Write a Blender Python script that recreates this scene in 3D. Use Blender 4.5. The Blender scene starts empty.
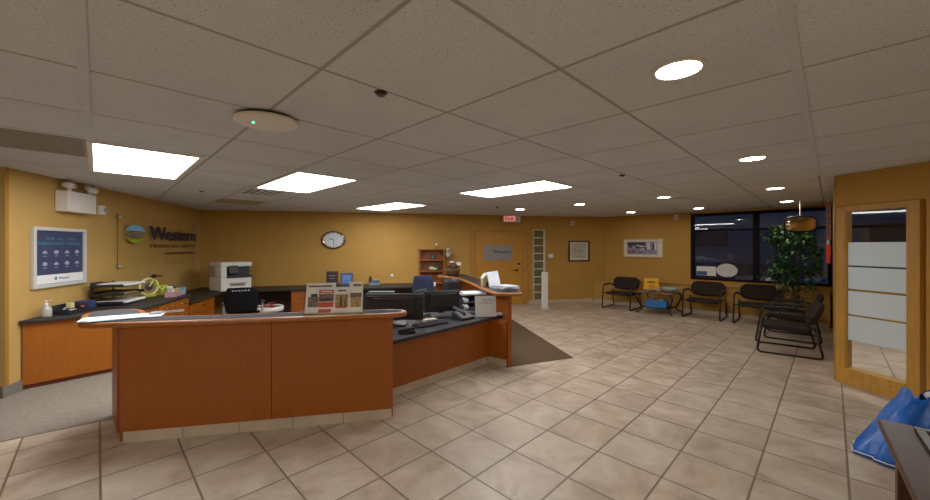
import bpy, bmesh, math, random
from mathutils import Vector, Matrix
random.seed(7)
C = bpy.context.scene.collection
PI = math.pi
H = 1.44          # eye height
CEIL = 2.19
R2 = math.sqrt(.5)

# ------------------------------------------------------------------ frames
def AB(a, b): return ((a - b) * R2, (a + b) * R2)          # tile grid axes -> world
LW0, LW1, BW1 = (-4.36, 3.48), (-5.49, 7.60), (3.645, 9.57)
class Wall:
    def __init__(s, p, q):
        s.p = Vector(p); d = Vector(q) - s.p; s.L = d.length; s.d = d.normalized()
        s.n = Vector((-s.d.y, s.d.x)); s.rz = math.atan2(s.d.y, s.d.x)
    def at(s, t, z=0, off=0):
        v = s.p + s.d * t - s.n * off
        return (v.x, v.y, z)
WL = Wall(LW0, LW1); WB = Wall(LW1, BW1); WW = Wall(AB(9.35, 5), AB(9.35, -3))

# ------------------------------------------------------------------ materials
def lin(c):
    return tuple((x / 12.92 if x <= .04045 else ((x + .055) / 1.055) ** 2.4) for x in c)
def hexc(h):
    return lin(tuple(int(h[i:i+2], 16) / 255 for i in (0, 2, 4)))
_m = {}
def mat(name, col, rough=.6, metal=0., var=.12, scale=8., bump=0., bscale=60., emit=None, es=0., stretch=None, spec=.5, coat=0.):
    if name in _m: return _m[name]
    m = bpy.data.materials.new(name); m.use_nodes = True
    nt = m.node_tree; N = nt.nodes; L = nt.links
    b = N['Principled BSDF']
    c = hexc(col) if isinstance(col, str) else col
    tc = N.new('ShaderNodeTexCoord'); mp = N.new('ShaderNodeMapping')
    L.new(tc.outputs['Object'], mp.inputs['Vector'])
    if stretch: mp.inputs['Scale'].default_value = stretch
    nz = N.new('ShaderNodeTexNoise'); nz.inputs['Scale'].default_value = scale; nz.inputs['Detail'].default_value = 5
    L.new(mp.outputs['Vector'], nz.inputs['Vector'])
    rp = N.new('ShaderNodeValToRGB')
    rp.color_ramp.elements[0].position = .3; rp.color_ramp.elements[1].position = .7
    rp.color_ramp.elements[0].color = tuple(x * (1 - var) for x in c) + (1,)
    rp.color_ramp.elements[1].color = tuple(min(1, x * (1 + var)) for x in c) + (1,)
    L.new(nz.outputs['Fac'], rp.inputs['Fac']); L.new(rp.outputs['Color'], b.inputs['Base Color'])
    b.inputs['Roughness'].default_value = rough; b.inputs['Metallic'].default_value = metal
    b.inputs['Specular IOR Level'].default_value = spec; b.inputs['Coat Weight'].default_value = coat
    if emit:
        b.inputs['Emission Color'].default_value = hexc(emit) + (1,); b.inputs['Emission Strength'].default_value = es
    if bump:
        n2 = N.new('ShaderNodeTexNoise'); n2.inputs['Scale'].default_value = bscale; n2.inputs['Detail'].default_value = 3
        L.new(mp.outputs['Vector'], n2.inputs['Vector'])
        bp = N.new('ShaderNodeBump'); bp.inputs['Strength'].default_value = bump; bp.inputs['Distance'].default_value = .01
        L.new(n2.outputs['Fac'], bp.inputs['Height']); L.new(bp.outputs['Normal'], b.inputs['Normal'])
    _m[name] = m
    return m

def grid_mat(name, size, a0, b0, gap, grout, ramp, tilevar, nscale, rough, speck=None, bump=.3, spec=.5, soft=.004):
    m = bpy.data.materials.new(name); m.use_nodes = True
    nt = m.node_tree; N = nt.nodes; L = nt.links; b = N['Principled BSDF']
    g = N.new('ShaderNodeNewGeometry'); sx = N.new('ShaderNodeSeparateXYZ'); L.new(g.outputs['Position'], sx.inputs[0])
    def M(op, x, y=None, z=None):
        n = N.new('ShaderNodeMath'); n.operation = op
        for i, v in enumerate((x, y, z)):
            if v is None: continue
            if isinstance(v, (int, float)): n.inputs[i].default_value = v
            else: L.new(v, n.inputs[i])
        return n.outputs[0]
    X, Y = sx.outputs[0], sx.outputs[1]
    av = M('DIVIDE', M('SUBTRACT', M('MULTIPLY', M('ADD', X, Y), R2), a0), size)
    bv = M('DIVIDE', M('SUBTRACT', M('MULTIPLY', M('SUBTRACT', Y, X), R2), b0), size)
    fa, fb = M('FRACT', av), M('FRACT', bv)
    da = M('MINIMUM', fa, M('SUBTRACT', 1.0, fa)); db = M('MINIMUM', fb, M('SUBTRACT', 1.0, fb))
    d = M('MULTIPLY', M('MINIMUM', da, db), size)
    mr = N.new('ShaderNodeMapRange'); L.new(d, mr.inputs[0])
    mr.inputs[1].default_value = gap / 2; mr.inputs[2].default_value = gap / 2 + soft
    cell = N.new('ShaderNodeCombineXYZ'); L.new(M('FLOOR', av), cell.inputs[0]); L.new(M('FLOOR', bv), cell.inputs[1])
    wn = N.new('ShaderNodeTexWhiteNoise'); wn.noise_dimensions = '2D'; L.new(cell.outputs[0], wn.inputs['Vector'])
    off = N.new('ShaderNodeVectorMath'); off.operation = 'MULTIPLY_ADD'
    L.new(wn.outputs['Color'], off.inputs[0]); off.inputs[1].default_value = (7, 7, 7); L.new(g.outputs['Position'], off.inputs[2])
    nz = N.new('ShaderNodeTexNoise'); nz.inputs['Scale'].default_value = nscale; nz.inputs['Detail'].default_value = 6
    nz.inputs['Roughness'].default_value = .6; nz.inputs['Distortion'].default_value = .6
    L.new(off.outputs[0], nz.inputs['Vector'])
    rp = N.new('ShaderNodeValToRGB'); els = rp.color_ramp.elements
    els[0].position, els[0].color = ramp[0][0], hexc(ramp[0][1]) + (1,)
    els[1].position, els[1].color = ramp[-1][0], hexc(ramp[-1][1]) + (1,)
    for p_, c_ in ramp[1:-1]:
        e = els.new(p_); e.color = hexc(c_) + (1,)
    L.new(nz.outputs['Fac'], rp.inputs['Fac'])
    hs = N.new('ShaderNodeHueSaturation'); L.new(rp.outputs['Color'], hs.inputs['Color'])
    mv = N.new('ShaderNodeMapRange'); L.new(wn.outputs['Value'], mv.inputs[0])
    mv.inputs[3].default_value = 1 - tilevar; mv.inputs[4].default_value = 1 + tilevar
    L.new(mv.outputs[0], hs.inputs['Value'])
    colr = hs.outputs['Color']
    if speck:
        vn = N.new('ShaderNodeTexNoise'); vn.inputs['Scale'].default_value = speck[0]; vn.inputs['Detail'].default_value = 2
        L.new(g.outputs['Position'], vn.inputs['Vector'])
        m2 = N.new('ShaderNodeMapRange'); L.new(vn.outputs['Fac'], m2.inputs[0])
        m2.inputs[1].default_value = speck[1]; m2.inputs[2].default_value = speck[1] + .05
        m2.inputs[3].default_value = 0; m2.inputs[4].default_value = speck[2]
        mx0 = N.new('ShaderNodeMixRGB'); L.new(m2.outputs[0], mx0.inputs[0]); L.new(colr, mx0.inputs[1])
        mx0.inputs[2].default_value = (.03, .027, .022, 1); colr = mx0.outputs[0]
    mx = N.new('ShaderNodeMixRGB'); L.new(mr.outputs[0], mx.inputs[0]); mx.inputs[1].default_value = hexc(grout) + (1,)
    L.new(colr, mx.inputs[2]); L.new(mx.outputs[0], b.inputs['Base Color'])
    b.inputs['Roughness'].default_value = rough; b.inputs['Specular IOR Level'].default_value = spec
    bp = N.new('ShaderNodeBump'); bp.inputs['Strength'].default_value = bump; bp.inputs['Distance'].default_value = .006
    L.new(mr.outputs[0], bp.inputs['Height']); L.new(bp.outputs['Normal'], b.inputs['Normal'])
    return m

def glass_mat(name, tint, refl=.9, haze=0., hazecol='c8d4d8'):
    m = bpy.data.materials.new(name); m.use_nodes = True
    nt = m.node_tree; N = nt.nodes; L = nt.links; N.remove(N['Principled BSDF'])
    out = N['Material Output']
    t = N.new('ShaderNodeBsdfTransparent'); t.inputs[0].default_value = hexc(tint) + (1,)
    gl = N.new('ShaderNodeBsdfGlossy'); gl.inputs['Roughness'].default_value = .01
    lw = N.new('ShaderNodeLayerWeight'); lw.inputs['Blend'].default_value = .5
    pw = N.new('ShaderNodeMath'); pw.operation = 'POWER'; pw.inputs[1].default_value = 4.; L.new(lw.outputs['Facing'], pw.inputs[0])
    mu = N.new('ShaderNodeMath'); mu.operation = 'MULTIPLY_ADD'; mu.use_clamp = True; L.new(pw.outputs[0], mu.inputs[0])
    mu.inputs[1].default_value = .9 * refl; mu.inputs[2].default_value = .04 * refl
    mx = N.new('ShaderNodeMixShader'); L.new(mu.outputs[0], mx.inputs[0]); L.new(t.outputs[0], mx.inputs[1]); L.new(gl.outputs[0], mx.inputs[2])
    o = mx.outputs[0]
    if haze:
        df = N.new('ShaderNodeBsdfDiffuse'); df.inputs[0].default_value = hexc(hazecol) + (1,)
        tl = N.new('ShaderNodeBsdfTranslucent'); tl.inputs[0].default_value = hexc(hazecol) + (1,)
        md = N.new('ShaderNodeMixShader'); md.inputs[0].default_value = .4; L.new(df.outputs[0], md.inputs[1]); L.new(tl.outputs[0], md.inputs[2])
        nz = N.new('ShaderNodeTexNoise'); nz.inputs['Scale'].default_value = 120
        hr = N.new('ShaderNodeMapRange'); L.new(nz.outputs['Fac'], hr.inputs[0]); hr.inputs[3].default_value = haze - .04; hr.inputs[4].default_value = min(1, haze + .04)
        m2 = N.new('ShaderNodeMixShader'); L.new(hr.outputs[0], m2.inputs[0]); L.new(o, m2.inputs[1]); L.new(md.outputs[0], m2.inputs[2]); o = m2.outputs[0]
    L.new(o, out.inputs['Surface'])
    return m

WALLP = mat('mustard_wallpaper', 'b4904f', .75, var=.06, scale=3, bump=.25, bscale=160, spec=.25)
WALLO = mat('ochre_paint', 'ae843e', .7, var=.05, scale=3, bump=.1, bscale=120, spec=.25)
WALLD = mat('brown_paint', '9a6a26', .7, var=.05, scale=3, spec=.2)
FLOOR = grid_mat('floor_tile', .4114, .0103, -.072, .008, '6d5c4c', [(.26, '947f6c'), (.5, 'b6a48f'), (.74, 'cdbfae')], .05, 3.2, .38, spec=.4)
CEILM = grid_mat('ceiling_tile', .715, -.045, .1, .011, '969490', [(.3, 'bfc3c8'), (.7, 'cacdd2')], .02, 2., .9, speck=(110, .62, .5), bump=.4, spec=.1, soft=.006)
TBAR = mat('ceiling_tee', 'bdc0c4', .6, var=.04)
CARPET_G = mat('grey_carpet', '8a8074', .95, var=.2, scale=60, bump=.6, bscale=250, spec=.1)
CARPET_B = mat('brown_carpet', '584734', .95, var=.15, scale=60, bump=.6, bscale=250, spec=.1)
WOOD = mat('cherry_panel', '8f4806', .42, var=.09, scale=5, stretch=(9, 9, .9), spec=.4)
WOODL = mat('cherry_edge', '985618', .35, var=.2, scale=5, stretch=(3, 3, 3), spec=.5)
WOODC = mat('cherry_cabinet', '954f0a', .42, var=.09, scale=5, stretch=(6, 6, .9), spec=.4)
OAK = mat('honey_oak', 'b4822c', .45, var=.15, scale=4, stretch=(8, 8, 1), spec=.4)
DKWOOD = mat('dark_walnut', '3e1f12', .4, var=.3, scale=4, stretch=(2, 12, 2), spec=.25)
SHELFW = mat('shelf_cherry', '8a4a1c', .45, var=.15, scale=5, stretch=(6, 6, 1))
LAM = mat('charcoal_laminate', '343437', .6, var=.12, scale=90, spec=.12)
LAMD = mat('dark_laminate', '2e2b28', .5, var=.12, scale=90, spec=.2)
TILEB = mat('cream_tile_base', 'b8a78e', .4, var=.12, scale=6)
COVE = mat('grey_cove_base', '6c675f', .6, var=.08)
BLACK = mat('black_plastic', '121214', .5, var=.2, spec=.5)
DARK = mat('dark_void', '191310', .8, var=.2)
FABRIC = mat('charcoal_fabric', '2b2320', .95, var=.2, scale=120, bump=.4, bscale=300, spec=.15)
FRAMEB = mat('black_metal', '1c1513', .4, metal=.3, var=.1)
WHITE = mat('white_plastic', 'd9d6cd', .5, var=.03)
PAPER = mat('white_paper', 'e0e2e2', .8, var=.03)
GREY = mat('grey_plastic', '8b8f93', .5, var=.06)
SILVER = mat('brushed_silver', 'b9b9b6', .35, metal=.8, var=.06)
CHROME = mat('chrome', 'c9c6c0', .15, metal=1., var=.03)
NAVY = mat('navy_print', '2d3558', .5, var=.05)
BLUE = mat('blue_bag_film', '0858b6', .35, var=.15, scale=6, bump=.8, bscale=14)
TROFF = mat('troffer_lens', 'ffffff', .5, var=0, emit='fffcfa', es=15.)
DOWN = mat('downlight_lens', 'ffffff', .5, var=0, emit='fff0de', es=52.)
GLASS = glass_mat('window_glass', 'b9c3cf', 2.2)
CLEAR = glass_mat('partition_glass', 'dfe6e4', 1.2)
FROST = glass_mat('frosted_film', 'dfe6e4', .6, haze=.86, hazecol='cfdbe2')
ACRYL = glass_mat('clear_acrylic', 'fbfaf6', .5)
BLOCKG = mat('glass_block', '625f45', .12, var=.3, scale=18, spec=.7)

FRAMEW = mat('window_frame_black', '0a0809', .75, var=.1, spec=.2)
# ------------------------------------------------------------------ mesh builder
def fillet(pts, r, n=5):
    P = [Vector(p) for p in pts]; out = [P[0]]
    for i in range(1, len(P) - 1):
        a = (P[i-1] - P[i]); b = (P[i+1] - P[i]); rr = min(r, a.length * .48, b.length * .48)
        A = P[i] + a.normalized() * rr; B = P[i] + b.normalized() * rr
        for k in range(n + 1):
            t = k / n; out.append(A * (1-t)**2 + P[i] * 2*t*(1-t) + B * t*t)
    out.append(P[-1]); return out
class MB:
    def __init__(s): s.bm = bmesh.new(); s.mi = 0
    def _tag(s, fs):
        for f in fs: f.material_index = s.mi
    def box(s, c, d, rz=0, rx=0, ry=0):
        M = Matrix.Translation(c) @ Matrix.Rotation(rz, 4, 'Z') @ Matrix.Rotation(rx, 4, 'X') @ Matrix.Rotation(ry, 4, 'Y') @ Matrix.Diagonal((d[0], d[1], d[2], 1))
        r = bmesh.ops.create_cube(s.bm, size=1, matrix=M)
        s._tag({f for v in r['verts'] for f in v.link_faces}); return s
    def face(s, pts):
        f = s.bm.faces.new([s.bm.verts.new(p) for p in pts]); f.material_index = s.mi; return f
    def prism(s, poly, z0, z1, M=None):
        n = len(poly)
        if sum(poly[i][0]*poly[(i+1) % n][1] - poly[(i+1) % n][0]*poly[i][1] for i in range(n)) < 0: poly = poly[::-1]
        T = (lambda p: M @ Vector(p)) if M is not None else Vector
        lo = [s.bm.verts.new(T((p[0], p[1], z0))) for p in poly]; hi = [s.bm.verts.new(T((p[0], p[1], z1))) for p in poly]
        fs = [s.bm.faces.new(lo[::-1]), s.bm.faces.new(hi)]
        for i in range(n): fs.append(s.bm.faces.new((lo[i], lo[(i+1) % n], hi[(i+1) % n], hi[i])))
        s._tag(fs); return s
    def tube(s, pts, r, seg=8, closed=False):
        P = [Vector(p) for p in pts]; n = len(P); rings = []; up = None
        for i in range(n):
            if closed: t = (P[(i+1) % n] - P[i-1]).normalized()
            else: t = (P[min(i+1, n-1)] - P[max(i-1, 0)]).normalized()
            if up is None:
                up = t.orthogonal().normalized()
            up = (up - t * up.dot(t)); up = up.normalized() if up.length > 1e-6 else t.orthogonal().normalized()
            w = t.cross(up); rr = r(i / (n - 1)) if callable(r) else r
            rings.append([s.bm.verts.new(P[i] + (up * math.cos(2*PI*k/seg) + w * math.sin(2*PI*k/seg)) * rr) for k in range(seg)])
        fs = []
        for i in range(n if closed else n - 1):
            a, b = rings[i], rings[(i+1) % n]
            for k in range(seg): fs.append(s.bm.faces.new((a[k], a[(k+1) % seg], b[(k+1) % seg], b[k])))
        if not closed: fs += [s.bm.faces.new(rings[0][::-1]), s.bm.faces.new(rings[-1])]
        s._tag(fs); return s
    def lathe(s, prof, seg=24, c=(0, 0, 0), M=None, sx=1, sy=1):
        T = (lambda p: M @ Vector(p)) if M is not None else (lambda p: Vector(p))
        rings = []
        for r, z in prof:
            if r < 1e-5: rings.append([s.bm.verts.new(T((c[0], c[1], c[2] + z)))])
            else: rings.append([s.bm.verts.new(T((c[0] + r*sx*math.cos(2*PI*k/seg), c[1] + r*sy*math.sin(2*PI*k/seg), c[2] + z))) for k in range(seg)])
        fs = []
        for a, b in zip(rings, rings[1:]):
            for k in range(seg):
                q = [a[k % len(a)], a[(k+1) % len(a)] if len(a) > 1 else None, b[(k+1) % len(b)] if len(b) > 1 else None, b[k % len(b)]]
                q = [v for v in q if v is not None]
                if len(a) == 1: q = [a[0], b[(k+1) % seg], b[k]]
                if len(b) == 1: q = [a[k], a[(k+1) % seg], b[0]]
                if len(set(q)) >= 3: fs.append(s.bm.faces.new(q))
        s._tag(fs); return s
    def ball(s, c, r, seg=14):
        r = r if isinstance(r, tuple) else (r, r, r)
        M = Matrix.Translation(c) @ Matrix.Diagonal((*r, 1))
        v = bmesh.ops.create_uvsphere(s.bm, u_segments=seg, v_segments=max(6, seg // 2), radius=1, matrix=M)['verts']
        s._tag({f for x in v for f in x.link_faces}); return s
    def build(s, name, m, parent=None, smooth=False, bevel=0, bseg=2, sub=0, loc=None, rz=0):
        bmesh.ops.recalc_face_normals(s.bm, faces=s.bm.faces)
        me = bpy.data.meshes.new(name); s.bm.to_mesh(me); s.bm.free()
        for x in (m if isinstance(m, (list, tuple)) else [m]): me.materials.append(x)
        if smooth:
            for p in me.polygons: p.use_smooth = True
        o = bpy.data.objects.new(name, me); C.objects.link(o)
        if parent: o.parent = parent
        if loc: o.location = loc
        if rz: o.rotation_euler.z = rz
        if bevel:
            b = o.modifiers.new('bevel', 'BEVEL'); b.width = bevel; b.segments = bseg; b.limit_method = 'ANGLE'; b.angle_limit = .6
        if sub:
            q = o.modifiers.new('sub', 'SUBSURF'); q.levels = sub; q.render_levels = sub
        return o
def tag(o, label, cat, group=None):
    o['label'] = label; o['category'] = cat
    if group: o['group'] = group
    return o
def thing(name, label, cat, loc=(0, 0, 0), rz=0, group=None):
    o = bpy.data.objects.new(name, None); C.objects.link(o); o.empty_display_size = .1
    o.location = loc; o.rotation_euler.z = rz
    return tag(o, label, cat, group)
def struct(o): o['kind'] = 'structure'; return o
def dup(root, loc, rz, label, group=None):
    r = root.copy(); C.objects.link(r); r.location = loc; r.rotation_euler.z = rz; r['label'] = label
    if group: r['group'] = group
    for ch in list(root.children):
        c = ch.copy(); C.objects.link(c); c.parent = r
        for g in ch.children:
            d = g.copy(); C.objects.link(d); d.parent = c
    return r
def text(name, body, x0, x1, z0, z1, y, m, parent, depth=.002, M=None, shear=0, bold=.0):
    """lettering fitted to a box in the local xz plane, facing -y; one mesh per word"""
    ws = body.split()
    if len(ws) > 1:
        tot = len(body); p = 0
        for w_ in ws:
            text(name, w_, x0 + (x1-x0)*p/tot, x0 + (x1-x0)*(p + len(w_))/tot, z0, z1, y, m, parent, depth, M, shear, bold); p += len(w_) + 1
        return
    cu = bpy.data.curves.new('t', 'FONT'); cu.body = body; cu.extrude = .02; cu.shear = shear; cu.offset = bold; cu.resolution_u = 2
    cu.align_x = 'CENTER'; cu.space_line = .95
    ob = bpy.data.objects.new('t', cu); C.objects.link(ob)
    dg = bpy.context.evaluated_depsgraph_get(); me = bpy.data.meshes.new_from_object(ob.evaluated_get(dg))
    bpy.data.objects.remove(ob)
    xs = [v.co.x for v in me.vertices]; ys = [v.co.y for v in me.vertices]
    for v in me.vertices:
        px = x0 + (v.co.x - min(xs)) / (max(xs) - min(xs)) * (x1 - x0)
        pz = z0 + (v.co.y - min(ys)) / (max(ys) - min(ys)) * (z1 - z0)
        p = Vector((px, y - (depth if v.co.z > 0 else 0), pz)); v.co = M @ p if M is not None else p
    me.materials.clear(); me.materials.append(m); me.name = name
    o = bpy.data.objects.new(name, me); C.objects.link(o); o.parent = parent
    return o

def bar(name, x0, x1, z0, z1, y, m, parent, M=None):
    """a line of print too small to read"""
    b = MB(); P = [(x0, y, z0), (x1, y, z0), (x1, y, z1), (x0, y, z1)]
    b.face([M @ Vector(p) if M is not None else p for p in P]); return b.build(name, m, parent)
# ------------------------------------------------------------------ room shell
def wall(name, p, q, z0, z1, m, t=.1):
    w = Wall(p, q); b = MB()
    b.box((w.L/2, t/2, (z0+z1)/2), (w.L, t, z1 - z0))
    return struct(b.build(name, m, loc=(p[0], p[1], 0), rz=w.rz))
K = Vector((3.96, 3.92)); PD = Vector((.2, -.98)).normalized()
def PK(t): v = K + PD * t; return (v.x, v.y)
RET = (-6.2, 3.35)
room = [LW0, LW1, BW1, AB(9.35, -3), (4.75, -.1), PK(4.1), (5.24, -2.5), (-6.2, -2.5), RET]
struct(MB().prism(room, -.06, 0).build('floor', FLOOR))
struct(MB().prism(room, CEIL, CEIL + .05).build('ceiling', CEILM))
wall('wall_left', LW0, LW1, 0, CEIL, WALLP)
wall('wall_left_return', RET, LW0, 0, CEIL, WALLD, .03)
wall('wall_side', (-6.2, -2.5), RET, 0, CEIL, WALLP)
wall('wall_rear', (5.24, -2.5), (-6.2, -2.5), 0, CEIL, WALLP)
wall('wall_back', LW1, BW1, 0, CEIL, WALLO)
wall('wall_office_end', AB(9.35, -3), (4.75, -.1), 0, CEIL, WALLO)
# window wall, a = 9.35
b = MB()
def wbox(b, b0, b1, z0, z1, y0=0, y1=.12):  # local x = 5 - b along wall
    b.box(((5-b0 + 5-b1)/2, (y0+y1)/2, (z0+z1)/2), (abs(b1-b0), y1-y0, z1-z0)); return b
wbox(b, 4.6, 2.23, 0, CEIL); wbox(b, 2.23, -2.75, 0, .70); wbox(b, 2.23, -2.75, 2.15, CEIL); wbox(b, -2.75, -3, 0, CEIL)
struct(b.build('wall_window', WALLO, loc=WW.at(0), rz=WW.rz))
b = MB(); wbox(b, 4.36, .02, 0, .60, -.30, -.002); wbox(b, 4.38, .02, .602, .63, -.325, -.002)
struct(b.build('trim_ledge', WALLO, loc=WW.at(0), rz=WW.rz, bevel=.006))
b = MB(); wbox(b, -.1, -2.9, 0, .60, -.30, -.002)
struct(b.build('trim_office_ledge', WALLO, loc=WW.at(0), rz=WW.rz))
b = MB(); wbox(b, 4.33, .05, 0, .085, -.318, -.304)
struct(b.build('baseboard_window', TILEB, loc=WW.at(0), rz=WW.rz))
b = MB(); b.box(((7.22+9.0)/2, -.009, .045), (1.78, .014, .09))
struct(b.build('baseboard_back', TILEB, loc=WB.at(0), rz=WB.rz))
b = MB(); b.box((.06, -.008, .055), (.2, .012, .11)); struct(b.build('baseboard_left', COVE, loc=WL.at(0), rz=WL.rz))
wr = Wall(RET, LW0); b = MB(); b.box((wr.L/2, -.008, .055), (wr.L, .012, .11)); struct(b.build('baseboard_left_return', COVE, loc=wr.at(0), rz=wr.rz))

# windows
def window(name, bl, br, mulls, rail):
    root = thing(name, '', ''); del root['label']; del root['category']; root['kind'] = 'structure'
    root.location = WW.at(0); root.rotation_euler.z = WW.rz
    b = MB()
    wbox(b, bl, bl-.06, .70, 2.15, -.01, .1); wbox(b, br+.06, br, .70, 2.15, -.01, .1)
    wbox(b, bl-.06, br+.06, .70, .75, -.01, .1); wbox(b, bl-.06, br+.06, 2.09, 2.15, -.01, .1)
    struct(b.build('window_frame', FRAMEW, root))
    b = MB()
    for m_ in mulls: wbox(b, m_+.05, m_-.05, .75, 2.09, -.005, .095)
    struct(b.build('mullion', FRAMEW, root))
    b = MB(); wbox(b, bl-.06, br+.06, rail-.022, rail+.022, 0, .09); struct(b.build('transom', FRAMEW, root))
    b = MB(); x0, x1 = 5-bl+.05, 5-br-.05
    b.face([(x0, .05, .73), (x1, .05, .73), (x1, .05, 2.1), (x0, .05, 2.1)]); struct(b.build('pane', GLASS, root))
window('window_1', 2.23, -.005, [1.08], 1.78)
window('window_2', -.065, -2.75, [-1.4], 1.78)

# partition between waiting area and glass office (edge-on from the photo)
wall('wall_office', AB(9.34, -.01), (3.99, 3.965), 0, CEIL, WALLO, .05)
# glass front of the office
fr = Wall(PK(0), PK(4.1)); frz = math.atan2(PD.y, PD.x)
g = thing('glass_partition', 'honey oak framed glass office front with frosted bands at the right edge', 'glass partition', (K.x, K.y, 0), frz)
b = MB(); b.box((.04, .05, .93), (.08, .1, 1.86)); b.build('post', OAK, g, bevel=.004)
b = MB(); b.box((.086, .02, 1.0), (.012, .03, 1.64)); b.build('glazing_stop', OAK, g, bevel=.003)
b = MB(); b.box((.595, .05, .93), (.09, .12, 1.86)); b.build('post', OAK, g, bevel=.004)
b = MB(); b.box((.315, .05, .085), (.47, .12, .17)); b.box((.315, -.015, .04), (.47, .02, .08)); b.build('bottom_rail', OAK, g, bevel=.004)
b = MB(); b.box((.315, .05, 1.83), (.47, .1, .06)); b.build('top_rail', OAK, g, bevel=.004)
b = MB(); b.face([(.08, .016, .16), (.555, .016, .16), (.555, .016, 1.81), (.08, .016, 1.81)]); b.build('glass_pane', CLEAR, g)
for z0, z1 in ((1.24, 1.477), (.998, 1.222), (.735, .975), (.465, .716)):
    b = MB(); b.face([(.10, .013, z0), (.548, .013, z0), (.548, .013, z1), (.10, .013, z1)]); b.build('frosted_band', FROST, g)
d = thing('glass_door', '', ''); del d['label']; del d['category']; d['kind'] = 'structure'; d.name = 'door_2'
d.location = (K.x, K.y, 0); d.rotation_euler.z = frz
b = MB(); b.box((.71, .05, .93), (.1, .05, 1.86)); b.box((1.5, .05, .93), (.1, .05, 1.86)); b.box((1.1, .05, 1.8), (.7, .05, .12)); b.box((1.1, .05, .12), (.7, .05, .24))
struct(b.build('door_frame', OAK, d, bevel=.004))
b = MB(); b.face([(.76, .05, .24), (1.45, .05, .24), (1.45, .05, 1.74), (.76, .05, 1.74)]); struct(b.build('door_glass', CLEAR, d))
b = MB(); b.box((2.05, .05, CEIL/2), (4.1, .1, CEIL))
b.bm.free(); b = MB(); b.box((.86, .055, (1.86+CEIL)/2), (1.72, .1, CEIL-1.865)); b.box((2.9, .055, CEIL/2), (2.36, .1, CEIL))
struct(b.build('wall_office_front', WALLO, loc=(K.x, K.y, 0), rz=frz))
wall('wall_right_rear', PK(4.1), (5.24, -2.5), 0, CEIL, WALLO)

# carpets
MBp = MB()
struct(MBp.prism([(-6.15, .62), (-2.95, 3.04), (-2.7, 3.4), (-2.0, 4.6), (-.6, 5.2), (-.3, 8.55), (-5.4, 7.55), (-4.4, 3.5), (-6.15, 3.3)], .001, .006).build('floor_carpet_grey', CARPET_G))
struct(MB().prism([(.5, 4.35), (1.39, 4.72), (.6, 8.9), (-.28, 8.7), (-.58, 5.2), (.2, 4.6)], .001, .006).build('floor_carpet_brown', CARPET_B))
# ceiling tracks
def strip(name, pts, z0, m):
    struct(MB().prism(pts, z0, CEIL - .001).build(name, m))
strip('trim_ceiling_track', [AB(-.062, .3), AB(-.026, .3), AB(-.026, 6.3), AB(-.062, 6.3)], CEIL - .006, TBAR)
strip('trim_ceiling_seam', [AB(-1., .085), AB(-1., .118), AB(5.4, .118), AB(5.4, .085)], CEIL - .005, TBAR)

# ------------------------------------------------------------------ ceiling fittings
def grid_box(a0, a1, b0, b1): return [AB(a0, b0), AB(a1, b0), AB(a1, b1), AB(a0, b1)]
def troffer(a, bb, label, w=.62, l=1.37, grp=None):
    cx, cy = AB(a, bb); t = thing('ceiling_light', label, 'ceiling light', (cx, cy, CEIL), -PI/4 + PI/2, grp)
    # local x along a?  rotz 45 deg: x -> a axis
    b = MB()
    for sx_ in (-1, 1):
        b.box((sx_ * (w/2 + .02), 0, -.006), (.03, l + .07, .012))
        b.box((0, sx_ * (l/2 + .02), -.006), (w + .01, .03, .012))
    b.build('light_frame', WHITE, t)
    b = MB(); b.box((0, 0, -.004), (w, l, .008)); b.build('diffuser', TROFF, t)
troffer(.285, 4.45, 'large rectangular lit ceiling panel at left, above the framed poster wall')
troffer(1.74, 4.48, 'rectangular lit ceiling panel second from left, beside a ceiling vent')
troffer(3.92, 5.95, 'smallest looking rectangular lit ceiling panel, above the wall clock side of the back wall')
troffer(3.90, 3.0, 'rectangular lit ceiling panel nearest the exit sign')
troffer(6.8, -.85, 'lit ceiling panel seen through the office glass at right')
DL = [(1.737, .46, 'largest and nearest round lit ceiling downlight'), (3.94, .48, 'round ceiling downlight second from the camera in the right hand row'),
      (6.19, .52, 'round ceiling downlight third from the camera in the right hand row'), (8.15, .54, 'round ceiling downlight nearest the plant'),
      (6.13, 1.82, 'round ceiling downlight beside the far air vent'), (6.11, 3.2, 'round ceiling downlight above the framed certificate'),
      (8.31, 3.135, 'round ceiling downlight above the framed landscape picture'), (8.39, 1.86, 'round ceiling downlight at the left end of the window'),
      (6.05, 4.47, 'round ceiling downlight just beyond the exit sign')]
t0 = None
for a_, b_, lb in DL:
    x, y = AB(a_, b_)
    if t0 is None:
        t0 = thing('downlight', lb, 'ceiling light', (x, y, CEIL), 0, 'round ceiling downlights')
        MB().lathe([(.084, 0), (.1, 0), (.099, -.007), (.087, -.010), (.083, -.006)], 32).build('trim_ring', WHITE, t0, smooth=True)
        MB().lathe([(0, -.007), (.0835, -.007)], 32).build('lens', DOWN, t0)
    else: dup(t0, (x, y, CEIL), 0, lb)
# wireless access point
x, y = -1.15, 2.13
t = thing('access_point', 'white oval disc shaped wireless unit with green light on the ceiling', 'access point', (x, y, CEIL), .25)
MB().lathe([(0, 0), (.12, 0), (.125, -.01), (.12, -.03)], 28, sx=1.15).build('base', BLACK, t, smooth=True)
MB().lathe([(.128, -.012), (.15, -.02), (.152, -.034), (.13, -.046), (.05, -.05), (0, -.05)], 32, sx=1.12).build('shell', WHITE, t, smooth=True)
MB().ball((-.06, -.04, -.05), .006).build('indicator', mat('green_led', '30ffb0', .3, emit='50ffc0', es=4), t)
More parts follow.
